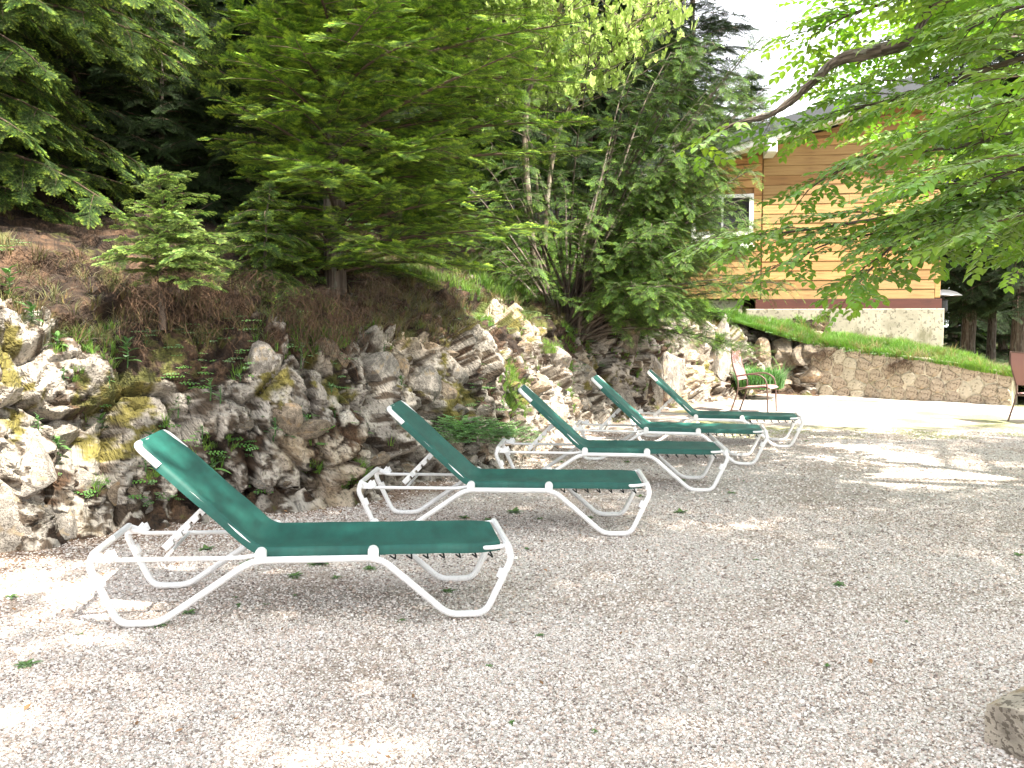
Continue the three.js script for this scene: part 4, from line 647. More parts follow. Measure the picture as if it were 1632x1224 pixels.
// beeches: one reaches in over the yard from the right, one unseen is put in, its crown shaped to shade yard and bank
const gaps = [[3.7, 7.9, 0.45], [4.4, 8.1, 0.40], [0.6, 2.9, 0.3], [-0.5, 2.8, 0.3], [-4.0, 5.6, 0.75], [-3.5, 6.2, 0.5], [-2.25, 4.76, 0.26], [-1.9, 4.5, 0.2], [-4.05, 7.9, 0.9], [1.75, 2.95, 0.35], [-1.4, 11.4, 0.9], [-0.2, 11.9, 0.9]];   // openings cut in the crowns along the sun direction to place sun patches
function makeBeech(base, label, seed) {
  const o = thing('beech_tree', label, 'tree', base), r = rng(seed), la = [], lb = [], ca = [], cb = [], small = [];
  const open = (p) => { const w = p.clone().add(base), t = w.y / SUN.y, gx = w.x - SUN.x * t, gd = -(w.z - SUN.z * t); return gaps.some(([x, d, q]) => (gx - x) ** 2 + (gd - d) ** 2 < q * q); };
  const twigOn = (p, d, y, s) => { if (open(p)) return; const k = 0.75 + 0.5 * r(), c = new THREE.Color().setRGB(k * (0.9 + 0.35 * r()), k, k * (0.8 + 0.3 * r())), m = basis(d, y, p, s); if (r() < 0.5) { la.push(m); ca.push(c); } else { lb.push(m); cb.push(c); } };
  const leafy = (pts, o2) => {   // side branchlets in a flat spray, leafy twigs along them
    const c = new THREE.CatmullRomCurve3(pts), L = c.getLength(), n = Math.round(L * (1 - o2.from) / o2.gap);
    for (let i = 0; i <= n; i++) {
      const t = lerp(o2.from, 0.99, i / n), p = c.getPointAt(t), T = c.getTangentAt(t), S = T.clone().cross(V(0, 1, 0)).normalize(), s = i % 2 ? 1 : -1, a = s * (0.6 + 0.5 * r()), l = (o2.side * (1 - t) + 0.30) * (0.6 + 0.7 * r());
      const d = T.clone().multiplyScalar(Math.cos(a)).addScaledVector(S, Math.sin(a)).add(V(0, 0.35 * (r() - 0.55), 0)).normalize(), q = [p, p.clone().addScaledVector(d, l * 0.55), p.clone().addScaledVector(d, l).add(V(0, -0.12 * l, 0))];
      small.push(taperTube(q, 0.006, 0.0018, 4, 5)); const cc = new THREE.CatmullRomCurve3(q), m = Math.max(2, Math.round(l / (o2.twig || 0.085)));
      for (let k = 0; k <= m; k++) { const u = 0.12 + 0.88 * k / m, pp = cc.getPoint(u), tt = cc.getTangent(u), ss = tt.clone().cross(V(0, 1, 0)).normalize(), b = k === m ? 0 : (k % 2 ? 1 : -1) * (0.7 + 0.3 * r()); twigOn(pp, tt.clone().multiplyScalar(Math.cos(b)).addScaledVector(ss, Math.sin(b)).add(V(0, 0.35 * (r() - 0.6), 0)), V(0.7 * (r() - 0.5), 1, 0.7 * (r() - 0.5)).normalize(), 0.75 + 0.45 * r()); }
    }
  };
  const limb = (pts, r0, r1, opt, bark = M.bark) => { const q = pts.map((p) => p.clone().sub(base)); part(o, 'limb', taperTube(q, r0, r1, 9, q.length * 8, 0.22), bark); leafy(q, opt); };
  const finish = () => { stuffPart(o, 'branchlets', mergeGeometries(small), M.twig); inst(o, 'leaves', twigBeech, M.leaf, la, ca); inst(o, 'leaves', twigBeech2, M.leaf, lb, cb); };
  return { o, r, limb, finish };
}
{
  const base = V(8.6, 0, -4.6), { o, r, limb, finish } = makeBeech(base, 'spreading beech with mossy boughs and fresh green leaves reaching over the yard', 131);
  part(o, 'trunk', taperTube([V(0, -0.3, 0), V(0.1, 1.5, 0), V(0, 3.5, 0.1), V(-0.2, 6, 0), V(-0.1, 9.5, 0)], 0.30, 0.06, 14, 36, 0.08), M.barkGrey);
  // the mossy bough, then the boughs in view; depths from the leaf size
  limb([V(8.5, 4.6, -4.7), P(1700, -90, 6.3), P(1496, 0, 6.8), P(1447, 65, 6.9), P(1334, 97, 7.1), P(1290, 135, 7.2), P(1236, 178, 7.3), P(1171, 198, 7.4), P(1112, 222, 7.6)], 0.085, 0.010, { from: 0.34, gap: 0.34, side: 0.3, twig: 0.14 });
  const opt = { from: 0.25, gap: 0.12, side: 0.8 };
  for (const [pts, rr, own] of [
    [[[1900, 260, 5.6], [1700, 300, 6.0], [1500, 335, 6.6], [1380, 352, 7.0], [1270, 368, 7.3], [1165, 378, 7.5]], 0.03, { from: 0.2, gap: 0.16, side: 0.5 }],
    [[[1900, 250, 5.7], [1640, 300, 6.2], [1500, 350, 6.5], [1430, 385, 6.7], [1395, 420, 6.8], [1372, 448, 6.85]], 0.024],
    [[[1640, 330, 6.4], [1440, 365, 6.9], [1330, 385, 7.1], [1275, 408, 7.2], [1222, 432, 7.3]], 0.012, { from: 0.3, gap: 0.2, side: 0.2, twig: 0.12 }],
    [[[1900, 180, 5.8], [1650, 205, 6.2], [1520, 235, 6.8], [1420, 245, 7.1], [1330, 275, 7.3], [1285, 305, 7.4]], 0.024, { from: 0.2, gap: 0.17, side: 0.55, twig: 0.11 }],
    [[[1900, 60, 6.0], [1680, 80, 6.4], [1560, 115, 6.8], [1450, 150, 7.2], [1360, 175, 7.5], [1275, 200, 7.7]], 0.03],
    [[[1800, -140, 6.0], [1640, -70, 6.4], [1500, -20, 6.8], [1410, 5, 7.2], [1340, 30, 7.4], [1290, 60, 7.6]], 0.028],
    [[[1900, 20, 7.6], [1700, 60, 8.2], [1560, 60, 8.6], [1450, 70, 9.0], [1380, 95, 9.3], [1330, 120, 9.5]], 0.028],
    [[[1900, 150, 7.4], [1720, 170, 8.0], [1600, 180, 8.4], [1500, 200, 8.8], [1400, 215, 9.2]], 0.026],
    [[[1850, 320, 5.2], [1720, 330, 5.6], [1620, 340, 6.0], [1550, 360, 6.3], [1500, 375, 6.5]], 0.02],
    [[[1900, 340, 7.0], [1740, 330, 7.6], [1640, 335, 8.0], [1560, 345, 8.4], [1500, 350, 8.8]], 0.02],
    [[[1850, 100, 5.0], [1740, 130, 5.3], [1640, 160, 5.6], [1560, 200, 5.9]], 0.02],
    [[[1850, 220, 4.9], [1740, 240, 5.2], [1650, 260, 5.5], [1570, 290, 5.8], [1500, 300, 6.0]], 0.02],
    [[[1850, -40, 5.4], [1720, -10, 5.8], [1600, 20, 6.2], [1520, 60, 6.5]], 0.02],
    [[[1900, 300, 8.6], [1760, 290, 9.2], [1640, 300, 9.6], [1540, 315, 10.0], [1440, 330, 10.3]], 0.02],
    [[[1900, 220, 9.2], [1740, 235, 9.8], [1620, 245, 10.2], [1520, 260, 10.6], [1430, 280, 10.9]], 0.02],
    [[[1900, 390, 6.0], [1780, 375, 6.4], [1680, 380, 6.8], [1610, 395, 7.1]], 0.018],
    [[[1900, -120, 8.6], [1700, -60, 9.2], [1560, 0, 9.6], [1460, 20, 10.0]], 0.024],
  ]) limb(pts.map((p) => P(...p)), rr, 0.004, own || opt);
  // the rest of the crown, above and to the right of the frame, which shades the yard
  for (let i = 0; i < 12; i++) {
    const h = 3.6 + 5.2 * r(), a = r() * 6.283, R = (5.6 - 0.35 * Math.abs(h - 5.5)) * (0.65 + 0.4 * r()), d = V(Math.cos(a), 0, Math.sin(a)), s = V(base.x - 0.1, h, base.z), e = s.clone().addScaledVector(d, R).add(V(0, 0.9 * r() + 0.3, 0));
    const c = e.clone(); c.y -= EYE; const fw = -e.z, seen = fw > 0.5 && e.x / fw < 0.62 && (e.y - EYE) / fw < 0.42; if (seen) continue;
    limb([s, s.clone().lerp(e, 0.35).add(V(0, 0.4, 0)), s.clone().lerp(e, 0.7).add(V(0, 0.45, 0)), e], 0.06, 0.006, { from: 0.2, gap: 0.20, side: 1.1 }, M.barkGrey);
  }
  finish();
  const b2 = V(6.0, 0, 0.4), B = makeBeech(b2, 'unseen tall beech put in with its crown shaped to shade gravel and bank', 133), q = B.r, NL = 112;
  part(B.o, 'trunk', taperTube([V(0, -0.3, 0), V(0.1, 2, 0), V(0, 5, 0.1), V(-0.1, 8, 0), V(0, 10.5, 0)], 0.26, 0.05, 12, 36, 0.08), M.barkGrey);
  for (let i = 0; i < NL; i++) {  // limbs spread evenly so the unseen crown gives even, thin shade
    const R = 5.9 * Math.sqrt((i + 0.6) / NL), a = i * 2.39996, h = 8.9 - 0.045 * R * R + 0.9 * (q() - 0.5), e = V(b2.x + R * Math.cos(a), h, b2.z + R * Math.sin(a)), s = V(b2.x, h - 0.6 - 0.35 * R, b2.z);
    B.limb([s, s.clone().lerp(e, 0.4).add(V(0, 0.35, 0)), s.clone().lerp(e, 0.75).add(V(0, 0.3, 0)), e], 0.02 + 0.006 * R, 0.006, { from: clamp(1 - 1.5 / (R + 0.5), 0.15, 0.9), gap: 0.18, side: 0.9, twig: 0.115 }, M.barkGrey);
  }
  for (let i = 0; i < 34; i++) {   // extra unseen limbs added to keep the bank in shade
    const e = V(0.7 + 3.6 * ((i * 0.618) % 1), 8.3 + 0.7 * q(), -(0.9 + 4.4 * ((i + 0.5) / 34))), s = V(b2.x, 5.6, b2.z), R = e.distanceTo(s);
    B.limb([s, s.clone().lerp(e, 0.4).add(V(0, 0.35, 0)), s.clone().lerp(e, 0.75).add(V(0, 0.3, 0)), e], 0.05, 0.006, { from: 1 - 1.4 / R, gap: 0.17, side: 0.8, twig: 0.11 }, M.barkGrey);
  }
  for (let i = 0; i < 22; i++) {  // more unseen limbs added to shade the front of the yard
    const e = V(2.3 + 4.4 * ((i * 0.618) % 1), 8.2 + 0.6 * q(), 2.2 - 2.6 * ((i + 0.5) / 22)), s = V(b2.x, 5.8, b2.z), R = e.distanceTo(s);
    B.limb([s, s.clone().lerp(e, 0.4).add(V(0, 0.35, 0)), s.clone().lerp(e, 0.75).add(V(0, 0.3, 0)), e], 0.05, 0.006, { from: clamp(1 - 1.2 / R, 0.1, 0.9), gap: 0.19, side: 0.8, twig: 0.12 }, M.barkGrey);
  }
  B.finish();
}

// ------------------------------------------------------------------ small growth on the bank and terrace
function grassTuft(seed, n, h, w, cA, cB, splay = 0.5) {
  const r = rng(seed), pos = [], col = [];
  for (let i = 0; i < n; i++) {
    const a = r() * 6.283, b = V(Math.cos(a) * 0.05 * r(), -0.02, Math.sin(a) * 0.05 * r()), d = V(Math.cos(a), 0, Math.sin(a)), s = V(-d.z, 0, d.x).multiplyScalar(w * (0.7 + 0.6 * r())), H = h * (0.5 + 0.6 * r()), sp = splay * (0.3 + r()), k = mix3(cA, cB, r());
    const at = (t) => b.clone().addScaledVector(d, H * sp * t * t).add(V(0, H * t * (1 - 0.25 * sp * t), 0)), p = [at(0), at(0.5), at(1)];
    const q = [p[0].clone().add(s), p[0].clone().sub(s), p[1].clone().addScaledVector(s, 0.8), p[1].clone().addScaledVector(s, -0.8)];
    for (const v of [q[0], q[1], q[2], q[1], q[3], q[2], q[2], q[3], p[2]]) { pos.push(v.x, v.y, v.z); col.push(...k); }
  }
  return geom(pos, col);
}
const tuftGreen = grassTuft(201, 18, 0.22, 0.0045, [0.085, 0.21, 0.015], [0.19, 0.34, 0.03]), tuftDry = grassTuft(203, 18, 0.20, 0.0035, [0.20, 0.135, 0.06], [0.10, 0.12, 0.025], 0.8), tuftLush = grassTuft(205, 24, 0.26, 0.006, [0.05, 0.17, 0.025], [0.09, 0.25, 0.04], 0.6);
const RG = rng(211), upY = V(0, 1, 0);
const stand = (p, N, s, sy = s) => { const y = upY.clone().lerp(N, 0.45).normalize(), a = RG() * 6.283, x = V(Math.cos(a), 0, Math.sin(a)); return basis(x, y, p, s, sy, s); };
const tint = (a = 0.75, b = 0.5) => { const g = a + b * RG(); return new THREE.Color().setRGB(g * (0.9 + 0.3 * RG()), g, g * (0.8 + 0.3 * RG())); };
function scatterBank(geo, n, sA, sB, vA, vB, size, ok, name, label, category, mat = M.grass) {
  const list = [], cols = []; let guard = 0;
  while (list.length < n && guard++ < n * 20) { const s = lerp(sA, sB, RG()) * bLen, v = lerp(vA, vB, RG()), b = bankPoint(s, v); if (!ok(s, b.h, b.pos)) continue; const c = bankSurf(s, v); list.push(stand(c.pos, c.N, size * (0.6 + 0.8 * RG()))); cols.push(tint()); }
  tag(inst(scene, name, geo, mat, list, cols), label, category, null, 'stuff');
}
const nn = (x, y, z) => fbm(x * 0.9 + 3, y * 0.9, z * 0.9 + 8, 4);
scatterBank(tuftGreen, 3600, 0.3, 1, 0.60, 0.96, 0.8, (s, h, p) => h > 1.25 && nn(p.x, p.y, p.z) + 0.45 * sstep(-1.8, 0.5, p.x) > 0.20, 'slope_grass', 'sunlit grass on the slope above the rock face', 'grass');
scatterBank(tuftDry, 2600, 0.1, 1, 0.50, 0.95, 0.7, (s, h, p) => nn(p.x + 9, p.y, p.z) > -0.05, 'dry_grass', 'dry brown grass and stalks on the soil of the bank', 'grass');
scatterBank(tuftGreen, 1500, 0.1, 1, 0.17, 0.55, 0.42, (s, h, p) => rockMask(s, h, p.x, p.y, p.z) < 0.0 && nn(p.x * 1.7, p.y * 1.7, p.z) > 0.02, 'crevice_grass', 'thin green grass growing in the crevices of the rock', 'grass');
scatterBank(twigBush, 2600, 0.55, 1, 0.35, 0.85, 0.75, (s, h, p) => rockMask(s, h, p.x, p.y, p.z) < 0.08 && nn(p.x * 1.3 + 5, p.y, p.z) > 0.03, 'leafy_ground_cover', 'small leafy green ground cover on the far end of the bank', 'ground cover', M.leaf);
scatterBank(twigBush, 900, 0.1, 0.55, 0.2, 0.8, 0.55, (s, h, p) => rockMask(s, h, p.x, p.y, p.z) < 0.05 && nn(p.x * 1.5 + 15, p.y * 1.5, p.z) > 0.08, 'crevice_seedlings', 'scattered small leafy seedlings on the brown soil of the rock face', 'ground cover', M.leaf);
{ // terrace grass
  const list = [], cols = []; for (let i = 0; i < 6500; i++) { const a = lerp(-0.65, 1.3, RG()), b = Math.pow(RG(), 1.4) - 0.035, p = terracePoint(a, b); if (p.y < 0.02) continue; const tall = clamp(0.55 + 1.1 * fbm(p.x * 2.2, p.z * 2.2, 5, 3) + 0.5 * RG(), 0.25, 1.7); list.push(stand(p, upY, 0.7 + 0.4 * RG(), tall)); const g = 0.8 + 0.5 * RG(), y = sstep(0.55, 1.0, a); cols.push(new THREE.Color().setRGB(g * lerp(0.9, 1.25, y * RG()), g, g * 0.9)); }
  tag(inst(scene, 'terrace_grass', tuftGreen, M.grass, list, cols), 'bright grass growing on the terrace above the stone wall', 'grass', null, 'stuff');
  const l2 = []; for (let i = 0; i < 800; i++) { const a = -0.3 + RG() * 1.2, p = terracePoint(a, 0.9 * RG() * RG()); if (fbm(p.x * 3, p.z * 3, 9, 3) < -0.02) continue; l2.push(stand(p, upY, 0.6 + 0.8 * RG())); }
  const l3 = []; for (let i = 0; i < 330; i++) { const p = terracePoint(-0.3 + 1.45 * RG(), -0.04 + RG() * RG()); if (p.y > 0.02) l3.push(stand(p, upY, 0.7 + 0.8 * RG(), 0.7 + 1.1 * RG())); }
  tag(inst(scene, 'terrace_dry_grass', tuftDry, M.grass, l3, l3.map(() => tint(1.1, 0.8))), 'dry brown stalks among the bright terrace grass', 'grass', null, 'stuff');
  tag(inst(scene, 'terrace_weeds', twigBush, M.leaf, l2, l2.map(() => tint(0.9))), 'leafy weeds along the edge of the stone wall', 'ground cover', null, 'stuff');
}
{ // undergrowth on the hill
  const list = [], cols = [], l2 = [], c2 = []; let k = 0; while (list.length < 3800 && k++ < 40000) { const x = lerp(-9, 4, RG()), z = -lerp(7, 22, RG()), [u] = inward(x, z); if (u < 3.2 || u > 12) continue; if (fbm(x * 0.35 + 5, z * 0.35, 17, 4) - 0.5 * sstep(0.5, -2.5, x) < 0.0) continue; list.push(stand(V(x, hillY(x, z) + 0.01, z), upY, 0.9 + RG())); cols.push(tint(0.9)); }
  tag(inst(scene, 'hill_grass', tuftGreen, M.grass, list, cols), 'grass in the clearings of the wooded slope', 'grass', null, 'stuff');
  while (l2.length < 2600 && k++ < 80000) { const x = lerp(-5, 5, RG()), z = -lerp(9, 22, RG()), [u] = inward(x, z); if (u < 2.6 || u > 9) continue; l2.push(stand(V(x, hillY(x, z) + 0.12 * RG(), z), upY, 1 + 0.9 * RG())); c2.push(tint(0.8)); }
  tag(inst(scene, 'undergrowth', twigBush, M.leaf, l2, c2), 'leafy undergrowth on the slope under the fir and yew', 'ground cover', null, 'stuff');
}
// shrubs in the sun behind the dark trunks, beyond the house corner
for (const [px, d, h] of [[1530, 40, 5], [1570, 44, 6], [1612, 42, 5.5], [1665, 41, 6], [1500, 46, 7]]) {
  const p = P(px, 500, d); p.y = 0; const o = thing('woodland_shrub', 'sunlit leafy shrub in the wood behind the dark trunks', 'shrub', p, 'sunlit shrubs behind the dark trunks'), list = [], cols = [];
  part(o, 'trunk', taperTube([V(0, -0.2, 0), V(0.1, h * 0.4, 0), V(0, h * 0.9, 0)], 0.07, 0.02, 6, 10), M.bark);
  for (let i = 0; i < 620; i++) { const a = RG() * 6.283, t = RG(), R = 2.0 * Math.sqrt(RG()) * (0.5 + 0.5 * Math.sin(Math.PI * t)); list.push(basis(V(Math.cos(a), 0.3 * (RG() - 0.5), Math.sin(a)), upY, V(Math.cos(a) * R, 0.2 + h * t, Math.sin(a) * R), 2.0 + 1.2 * RG())); cols.push(tint(1.0, 0.6)); }
  inst(o, 'crown', twigBeech, M.leaf, list, cols);
}
// hanging mats of dead roots and stalks
function rootMat(px, py, d, w, hh, n, label, seed) {
  const r = rng(seed), c = P(px, py, d), [, at] = inward(c.x, c.z), T = bTan[at], out = V(-T.z, 0, T.x), pos = [], col = [];
  if (out.z < 0) out.multiplyScalar(-1);
  for (let i = 0; i < n; i++) {
    const a = (r() * 2 - 1), s0 = a * w, p = V(T.x * s0, 0.08 - 0.75 * hh * r() * r() - 0.22 * a * a, T.z * s0).addScaledVector(out, -0.10 - 0.12 * r()), L = hh * (0.12 + 0.5 * r() * r()) * (1 - 0.4 * a * a), bulge = 0.10 + 0.16 * r(), wv = 0.14 * (r() - 0.5), k = mix3([0.032, 0.018, 0.010], [0.13, 0.075, 0.042], Math.pow(r(), 1.6)), th = 0.0014 + 0.0012 * r(), ph = r() * 6;
    let prev = null; for (let q = 0; q <= 7; q++) { const t = q / 7, v = p.clone().addScaledVector(out, bulge * Math.sin(Math.min(1, t * 1.5) * 1.6) + 0.02 * Math.sin(ph + t * 9)).addScaledVector(T, wv * t * 2 + 0.035 * Math.sin(ph * 2 + t * 6)); v.y += 0.05 * Math.sin(t * 2.5) - L * t * t * 0.45 - L * t * 0.55; if (prev) { const e = V(T.x, 0.2 * Math.sin(ph), T.z).multiplyScalar(th); for (const x of [prev.clone().add(e), prev.clone().sub(e), v, v.clone().add(e), prev.clone().add(e), v]) { pos.push(x.x, x.y, x.z); col.push(...k); } } prev = v; }
  }
  const m = part(scene, 'root_mat', geom(pos, col), M.root, c); tag(m, label, 'roots', null, 'stuff');
}
rootMat(300, 445, 6.55, 0.42, 0.62, 650, 'hanging brown mat of roots below the bright young spruce', 301);
rootMat(505, 470, 7.05, 0.34, 0.72, 750, 'hanging brown mat of dead roots under the fir', 302);
rootMat(600, 450, 7.6, 0.35, 0.5, 350, 'dark root mat between fir trunk and pale rock', 303);
rootMat(862, 560, 9.6, 0.22, 0.26, 500, 'small brown root mat under the grass tuft on the rock', 304);
rootMat(400, 450, 6.8, 0.3, 0.35, 250, 'short brown root fringe under the dull young spruce', 306);
rootMat(120, 425, 6.0, 0.5, 0.28, 300, 'dry stalks hanging over the sunlit mossy rock', 307);
rootMat(1335, 560, 18.0, 0.5, 0.40, 600, 'brown roots hanging over the stone wall below the terrace grass', 308);
rootMat(1440, 580, 17.0, 0.3, 0.30, 400, 'short brown roots hanging over the wall nearer its low end', 309);

// leafy plants with leaves of their own
const plantMat = [[0.085, 0.21, 0.035], [0.12, 0.27, 0.05], [0.06, 0.165, 0.03]].map((c) => new THREE.MeshPhysicalMaterial({ color: lin(...c), roughness: 0.7, transmission: 0.35, thickness: 0, side: THREE.DoubleSide }));
const oneLeaf = [0.34, 0.5, 0.26].map((w) => { const pos = [], col = []; leafTris(1, w, 0.35, 0.30, pos, col, new THREE.Matrix4(), [1, 1, 1], 6); return geom(pos); });
function leafyPlant(pos, size, leaves, tall, kind, label, seed, N = upY) {
  const r = rng(seed), o = thing('leafy_plant', label, 'plant', pos, 'leafy plants growing on the rock bank');
  part(o, 'stem', taperTube([V(0, -0.05, 0), V(0.01, tall * 0.5, 0.01), V(0.02 * r(), tall, 0.02 * r())], 0.006, 0.002, 5, 6), plantMat[2]);
  for (let i = 0; i < leaves; i++) { const t = i / leaves, a = i * 2.4 + r() * 0.4, el = lerp(0.15, 1.1, t) + 0.3 * (r() - 0.5), m = part(o, 'leaf', oneLeaf[kind], plantMat[Math.floor(r() * 3)]), k = size * lerp(1, 0.55, t) * (0.8 + 0.4 * r()); m.applyMatrix4(basis(V(Math.cos(a) * Math.cos(el), Math.sin(el), Math.sin(a) * Math.cos(el)), upY, V(0, tall * t, 0), k)); }
}
const onBank = (px, py) => { let best = 1e9, g = null; for (let i = 0; i <= 260; i++) for (let j = 0; j <= 50; j++) { const s = bLen * i / 260, v = 0.14 + 0.5 * j / 50; const b = bankPoint(s, v), q = b.pos, c = Math.cos(PITCH), sn = Math.sin(PITCH), y = q.y - EYE, fw = -q.z * c - y * sn; if (fw < 0.5) continue; const u = 816 + FOC * q.x / fw, w = 612 - FOC * (y * c - q.z * sn) / fw, e = (u - px) ** 2 + (w - py) ** 2; if (e < best) { best = e; g = [s, v]; } } return bankSurf(...g); };
[[437, 690, 0.17, 11, 0.20, 0, 'upright lance leaved plant on the soil ledge under the root mat'], [207, 572, 0.11, 12, 0.16, 1, 'shaded green plant below the bright young spruce'], [196, 672, 0.15, 9, 0.08, 0, 'pale lance leaved plant above the angular pale block'], [245, 708, 0.12, 9, 0.07, 0, 'small lance leaved plant right behind the end lounger back'], [330, 632, 0.07, 10, 0.10, 1, 'round leaved creeper in the middle of the rock face'], [50, 515, 0.10, 12, 0.10, 1, 'sunlit bushy plant on the mossy rock'], [105, 710, 0.08, 10, 0.06, 1, 'small bright plant on the sunlit rock'], [325, 745, 0.13, 9, 0.05, 0, 'bright plant behind the end lounger sling'], [335, 870, 0.09, 8, 0.04, 1, 'low weed behind the prop of the end lounger'], [475, 665, 0.07, 10, 0.08, 1, 'fern like plant beside the upright lance leaved plant'], [285, 650, 0.07, 9, 0.1, 1, 'small dark plant in a crevice of the brown soil'], [590, 690, 0.07, 9, 0.08, 1, 'small plant on brown soil beside the second lounger head'], [95, 545, 0.09, 8, 0.07, 1, 'small plant below the mossy ledge'], [615, 555, 0.08, 8, 0.07, 1, 'round leaved plant at the edge of the pale blocks'], [20, 400, 0.14, 14, 0.25, 1, 'leafy plant at the top of the bank beneath the large spruce'], [640, 610, 0.06, 8, 0.07, 1, 'small plant tucked between the pale blocks'], [1010, 590, 0.10, 12, 0.15, 1, 'leafy plant on the ribbed end of the bank'], [1080, 560, 0.10, 12, 0.15, 1, 'leafy plant high on the ribbed end of the bank']].forEach(([px, py, size, n, tall, kind, label], i) => { const b = onBank(px, py); leafyPlant(b.pos, size, n, tall, kind, label, 400 + i); });
for (let i = 0; i < 26; i++) { const px = 60 + 820 * hash(i, 5, 1), py = lerp(520, 780, hash(i, 6, 2)) - 0.12 * (px - 300), b = onBank(px, py); leafyPlant(b.pos, 0.05 + 0.05 * hash(i, 7, 3), 8 + Math.floor(6 * hash(i, 8, 4)), 0.04 + 0.08 * hash(i, 9, 5), i % 3, 'small leafy plant rooted in a crevice of the rock bank', 450 + i); }
// dense leafy clump on the ledge behind the second lounger, tuft on the rock, clump by the armchair
const twigBright = leafTwig({ len: 0.2, n: 11, leaf: 0.06, wid: 0.6, seed: 28, ca: [0.09, 0.27, 0.04], cb: [0.17, 0.40, 0.07], rise: 0.3 });
function clump(pos, rx, ry, rz, n, geo, size, mat, name, label, cat, seed) { const r = rng(seed), o = thing(name, label, cat, pos), list = [], cols = []; for (let i = 0; i < n; i++) { const a = r() * 6.283, q = Math.sqrt(r()), h = ry * r() * (1 - 0.6 * q * q); list.push(basis(V(Math.cos(a + r()), 0.35 * r(), Math.sin(a + r())), upY, V(Math.cos(a) * rx * q, h, Math.sin(a) * rz * q), size * (0.7 + 0.5 * r()))); cols.push(tint(0.85)); } inst(o, 'foliage', geo, mat, list, cols); }
clump(onBank(735, 700).pos.add(V(0.06, 0.0, 0.16)), 0.42, 0.24, 0.26, 560, twigBright, 0.55, M.leaf, 'leafy_clump', 'dense bright green leafy clump between second and third lounger heads', 'plant', 501);
clump(onBank(800, 690).pos.add(V(0.05, -0.08, 0.1)), 0.30, 0.22, 0.22, 260, twigBush, 0.55, M.leaf, 'leafy_clump', 'darker leafy clump beside the back of the third lounger', 'plant', 502);
function tuftThing(pos, n, rad, geo, size, label, seed) { const r = rng(seed), o = thing('grass_tuft', label, 'grass tuft', pos), list = [], cols = []; for (let i = 0; i < n; i++) { const a = r() * 6.283, q = rad * Math.sqrt(r()); list.push(basis(V(Math.cos(a), 0, Math.sin(a)), V(Math.cos(a) * q * 1.5, 1, Math.sin(a) * q * 1.5).normalize(), V(Math.cos(a) * q, 0, Math.sin(a) * q), size * (0.7 + 0.5 * r()))); cols.push(tint(0.85)); } inst(o, 'blades', geo, M.grass, list, cols); }
tuftThing(onBank(860, 560).pos.add(V(0.03, 0.0, 0.08)), 60, 0.2, tuftGreen, 0.95, 'bright rounded grass tuft sitting on the rock above the third lounger', 511);
tuftThing(V(5.05, 0.25, -17.35), 60, 0.45, tuftLush, 1.9, 'lush strap leaved tuft behind the brown armchair', 512);
tuftThing(onBank(1105, 500).pos, 60, 0.3, tuftGreen, 1.4, 'long hanging grass tuft on the bank below the house planks', 513);
tuftThing(onBank(1130, 545).pos, 60, 0.3, tuftGreen, 1.4, 'long hanging grass tuft lower down the ribbed rock', 514);

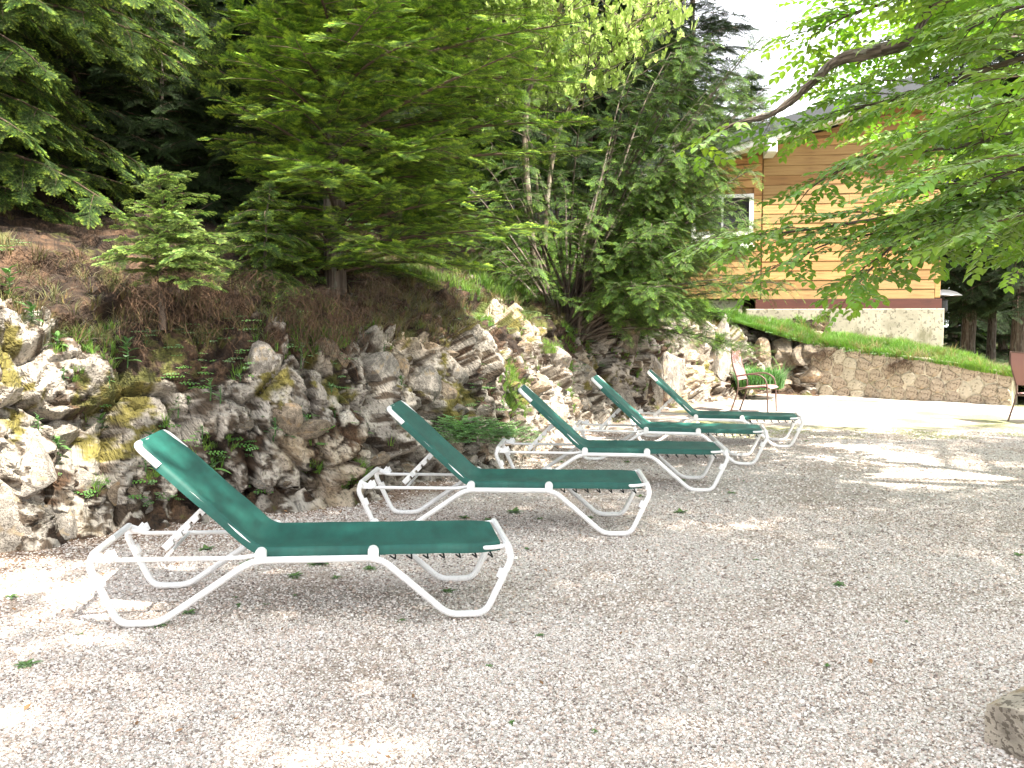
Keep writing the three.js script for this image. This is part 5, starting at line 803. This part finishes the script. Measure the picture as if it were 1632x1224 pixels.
// ------------------------------------------------------------------ gravel and litter on the yard
{
  const r = rng(601), geos = [0, 1, 2].map((k) => { const g = mergeVertices(new THREE.IcosahedronGeometry(1, 1).deleteAttribute('uv').deleteAttribute('normal')), p = g.attributes.position; for (let i = 0; i < p.count; i++) { const v = V().fromBufferAttribute(p, i), s = 0.72 + 0.5 * hash(i, k, 5); p.setXYZ(i, v.x * s, v.y * s * 0.62, v.z * s * 0.8); } const q = g.toNonIndexed(); q.computeVertexNormals(); return q; });
  const lists = [[], [], []], cols = [[], [], []], pal = [[0.74, 0.68, 0.63], [0.68, 0.61, 0.56], [0.60, 0.52, 0.465], [0.60, 0.48, 0.41], [0.46, 0.36, 0.30], [0.22, 0.175, 0.15], [0.78, 0.73, 0.68]];
  const eu = new THREE.Euler(), qt = new THREE.Quaternion(), sc = V(), ps = V();
  for (const [d0, d1, n, s0, s1] of [[2.3, 4.2, 90000, 0.0038, 0.0085], [4.2, 7, 84000, 0.005, 0.0095], [7, 12, 50000, 0.007, 0.012]]) for (let i = 0; i < n; i++) {
    const d = Math.sqrt(lerp(d0 * d0, d1 * d1, r())), x = (r() * 2 - 1) * d * 0.66, z = -d, [u] = inward(x, z); if (u > 0.1) continue; if (fbm(x * 1.6, z * 1.6, 8, 4) > 0.22 + 0.6 * r()) continue;
    const k = Math.floor(r() * 3), big = r() < 0.03 ? 1.7 : 1, s = lerp(s0, s1, r() * r()) * big; eu.set((r() - 0.5) * 0.9, r() * 6.3, (r() - 0.5) * 0.9); qt.setFromEuler(eu); ps.set(x, groundY(x, z) + s * 0.12, z); sc.set(s, s, s);
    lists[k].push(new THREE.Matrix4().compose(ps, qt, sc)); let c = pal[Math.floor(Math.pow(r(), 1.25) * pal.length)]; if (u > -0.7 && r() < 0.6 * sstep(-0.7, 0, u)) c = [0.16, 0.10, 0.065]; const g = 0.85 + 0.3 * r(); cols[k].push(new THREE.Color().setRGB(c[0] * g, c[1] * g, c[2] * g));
  }
  geos.forEach((g, k) => tag(inst(scene, 'gravel', g, M.pebble, lists[k], cols[k]), ['loose crushed gravel covering the yard', 'loose flattened gravel chips covering the yard', 'loose small gravel stones covering the yard'][k], 'gravel', null, 'stuff'));
  // dead leaves and twigs
  const lp = [], lc = []; leafTris(1, 0.55, 0.5, -0.2, lp, lc, new THREE.Matrix4(), [1, 1, 1], 3); const lg = geom(lp), ll = [], cc = [];
  for (let i = 0; i < 900; i++) { const d = lerp(2.4, 12, Math.pow(r(), 0.7)), x = (r() * 2 - 1) * d * 0.66, [u] = inward(x, -d); if (u > 0 || (u < -1.6 && r() < 0.75)) continue; const a = r() * 6.283; ll.push(basis(V(Math.cos(a), 0.2 * r(), Math.sin(a)), V(r() - 0.5, 1.5, r() - 0.5).normalize(), V(x, groundY(x, -d) + 0.010, -d), 0.014 + 0.022 * r())); const g = 0.5 + 0.9 * r(); cc.push(new THREE.Color().setRGB(0.24 * g, 0.13 * g, 0.06 * g)); }
  tag(inst(scene, 'leaf_litter', lg, std({ color: lin(1, 1, 1), roughness: 0.9, side: THREE.DoubleSide }), ll, cc), 'dead brown leaves scattered over the gravel', 'leaf litter', null, 'stuff');
  // weeds
  const mk = (seed, n, size) => { const rr = rng(seed), pos = [], col = []; for (let i = 0; i < n; i++) { const a = i * 2.4 + rr(), el = 0.2 + 0.7 * rr(); leafTris(size * (0.6 + 0.6 * rr()), size * 0.5, 0.3, 0.3, pos, col, basis(V(Math.cos(a) * Math.cos(el), Math.sin(el), Math.sin(a) * Math.cos(el)), upY, V(0.02 * (rr() - 0.5), 0.002, 0.02 * (rr() - 0.5))), mix3([0.08, 0.19, 0.03], [0.16, 0.30, 0.05], rr())); } return geom(pos, col); };
  const wg = [mk(1, 9, 0.045), mk(2, 14, 0.05), mk(3, 20, 0.06)];
  const spots = [[470, 925, 2], [510, 905, 2], [535, 925, 1], [590, 910, 1], [255, 1003, 1], [300, 985, 1], [375, 958, 0], [380, 972, 0], [425, 970, 0], [470, 955, 0], [640, 985, 0], [715, 940, 1], [330, 880, 2], [395, 905, 1], [780, 835, 2], [820, 820, 2], [860, 830, 1], [740, 830, 2], [940, 828, 1], [1085, 820, 2], [1020, 795, 1], [960, 775, 2], [1090, 770, 1], [1165, 790, 1], [1285, 706, 1], [1185, 770, 0], [1337, 938, 1], [1318, 1066, 0], [1205, 898, 0], [1445, 1000, 0], [1622, 888, 1], [948, 1168, 0], [860, 1003, 0], [1170, 700, 1], [1230, 640, 1], [1320, 650, 1], [20, 960, 1], [45, 1070, 1], [128, 1020, 0], [780, 1055, 0], [815, 1150, 0], [895, 740, 1], [905, 760, 1], [1000, 740, 1], [1060, 720, 1], [770, 870, 1], [840, 880, 0]];
  spots.forEach(([px, py, k], i) => { const p = G(px, py, -0.02); p.y = groundY(p.x, p.z); const m = part(scene, 'weed', wg[k], M.leaf, p); m.rotation.y = i * 1.7; const s = [0.5, 0.75, 0.95][k] * (0.8 + 0.5 * hash(i, 3, 3)); m.scale.set(s, s * 0.8, s); tag(m, ['tiny green weed sprouting from the gravel', 'small green weed growing in the gravel', 'leafy weed clump growing in the gravel beside the loungers'][k], 'weed', ['tiny weeds in the gravel', 'small weeds in the gravel', 'leafy weeds in the gravel beside the loungers'][k]); });
}
renderer.render(scene, camera);
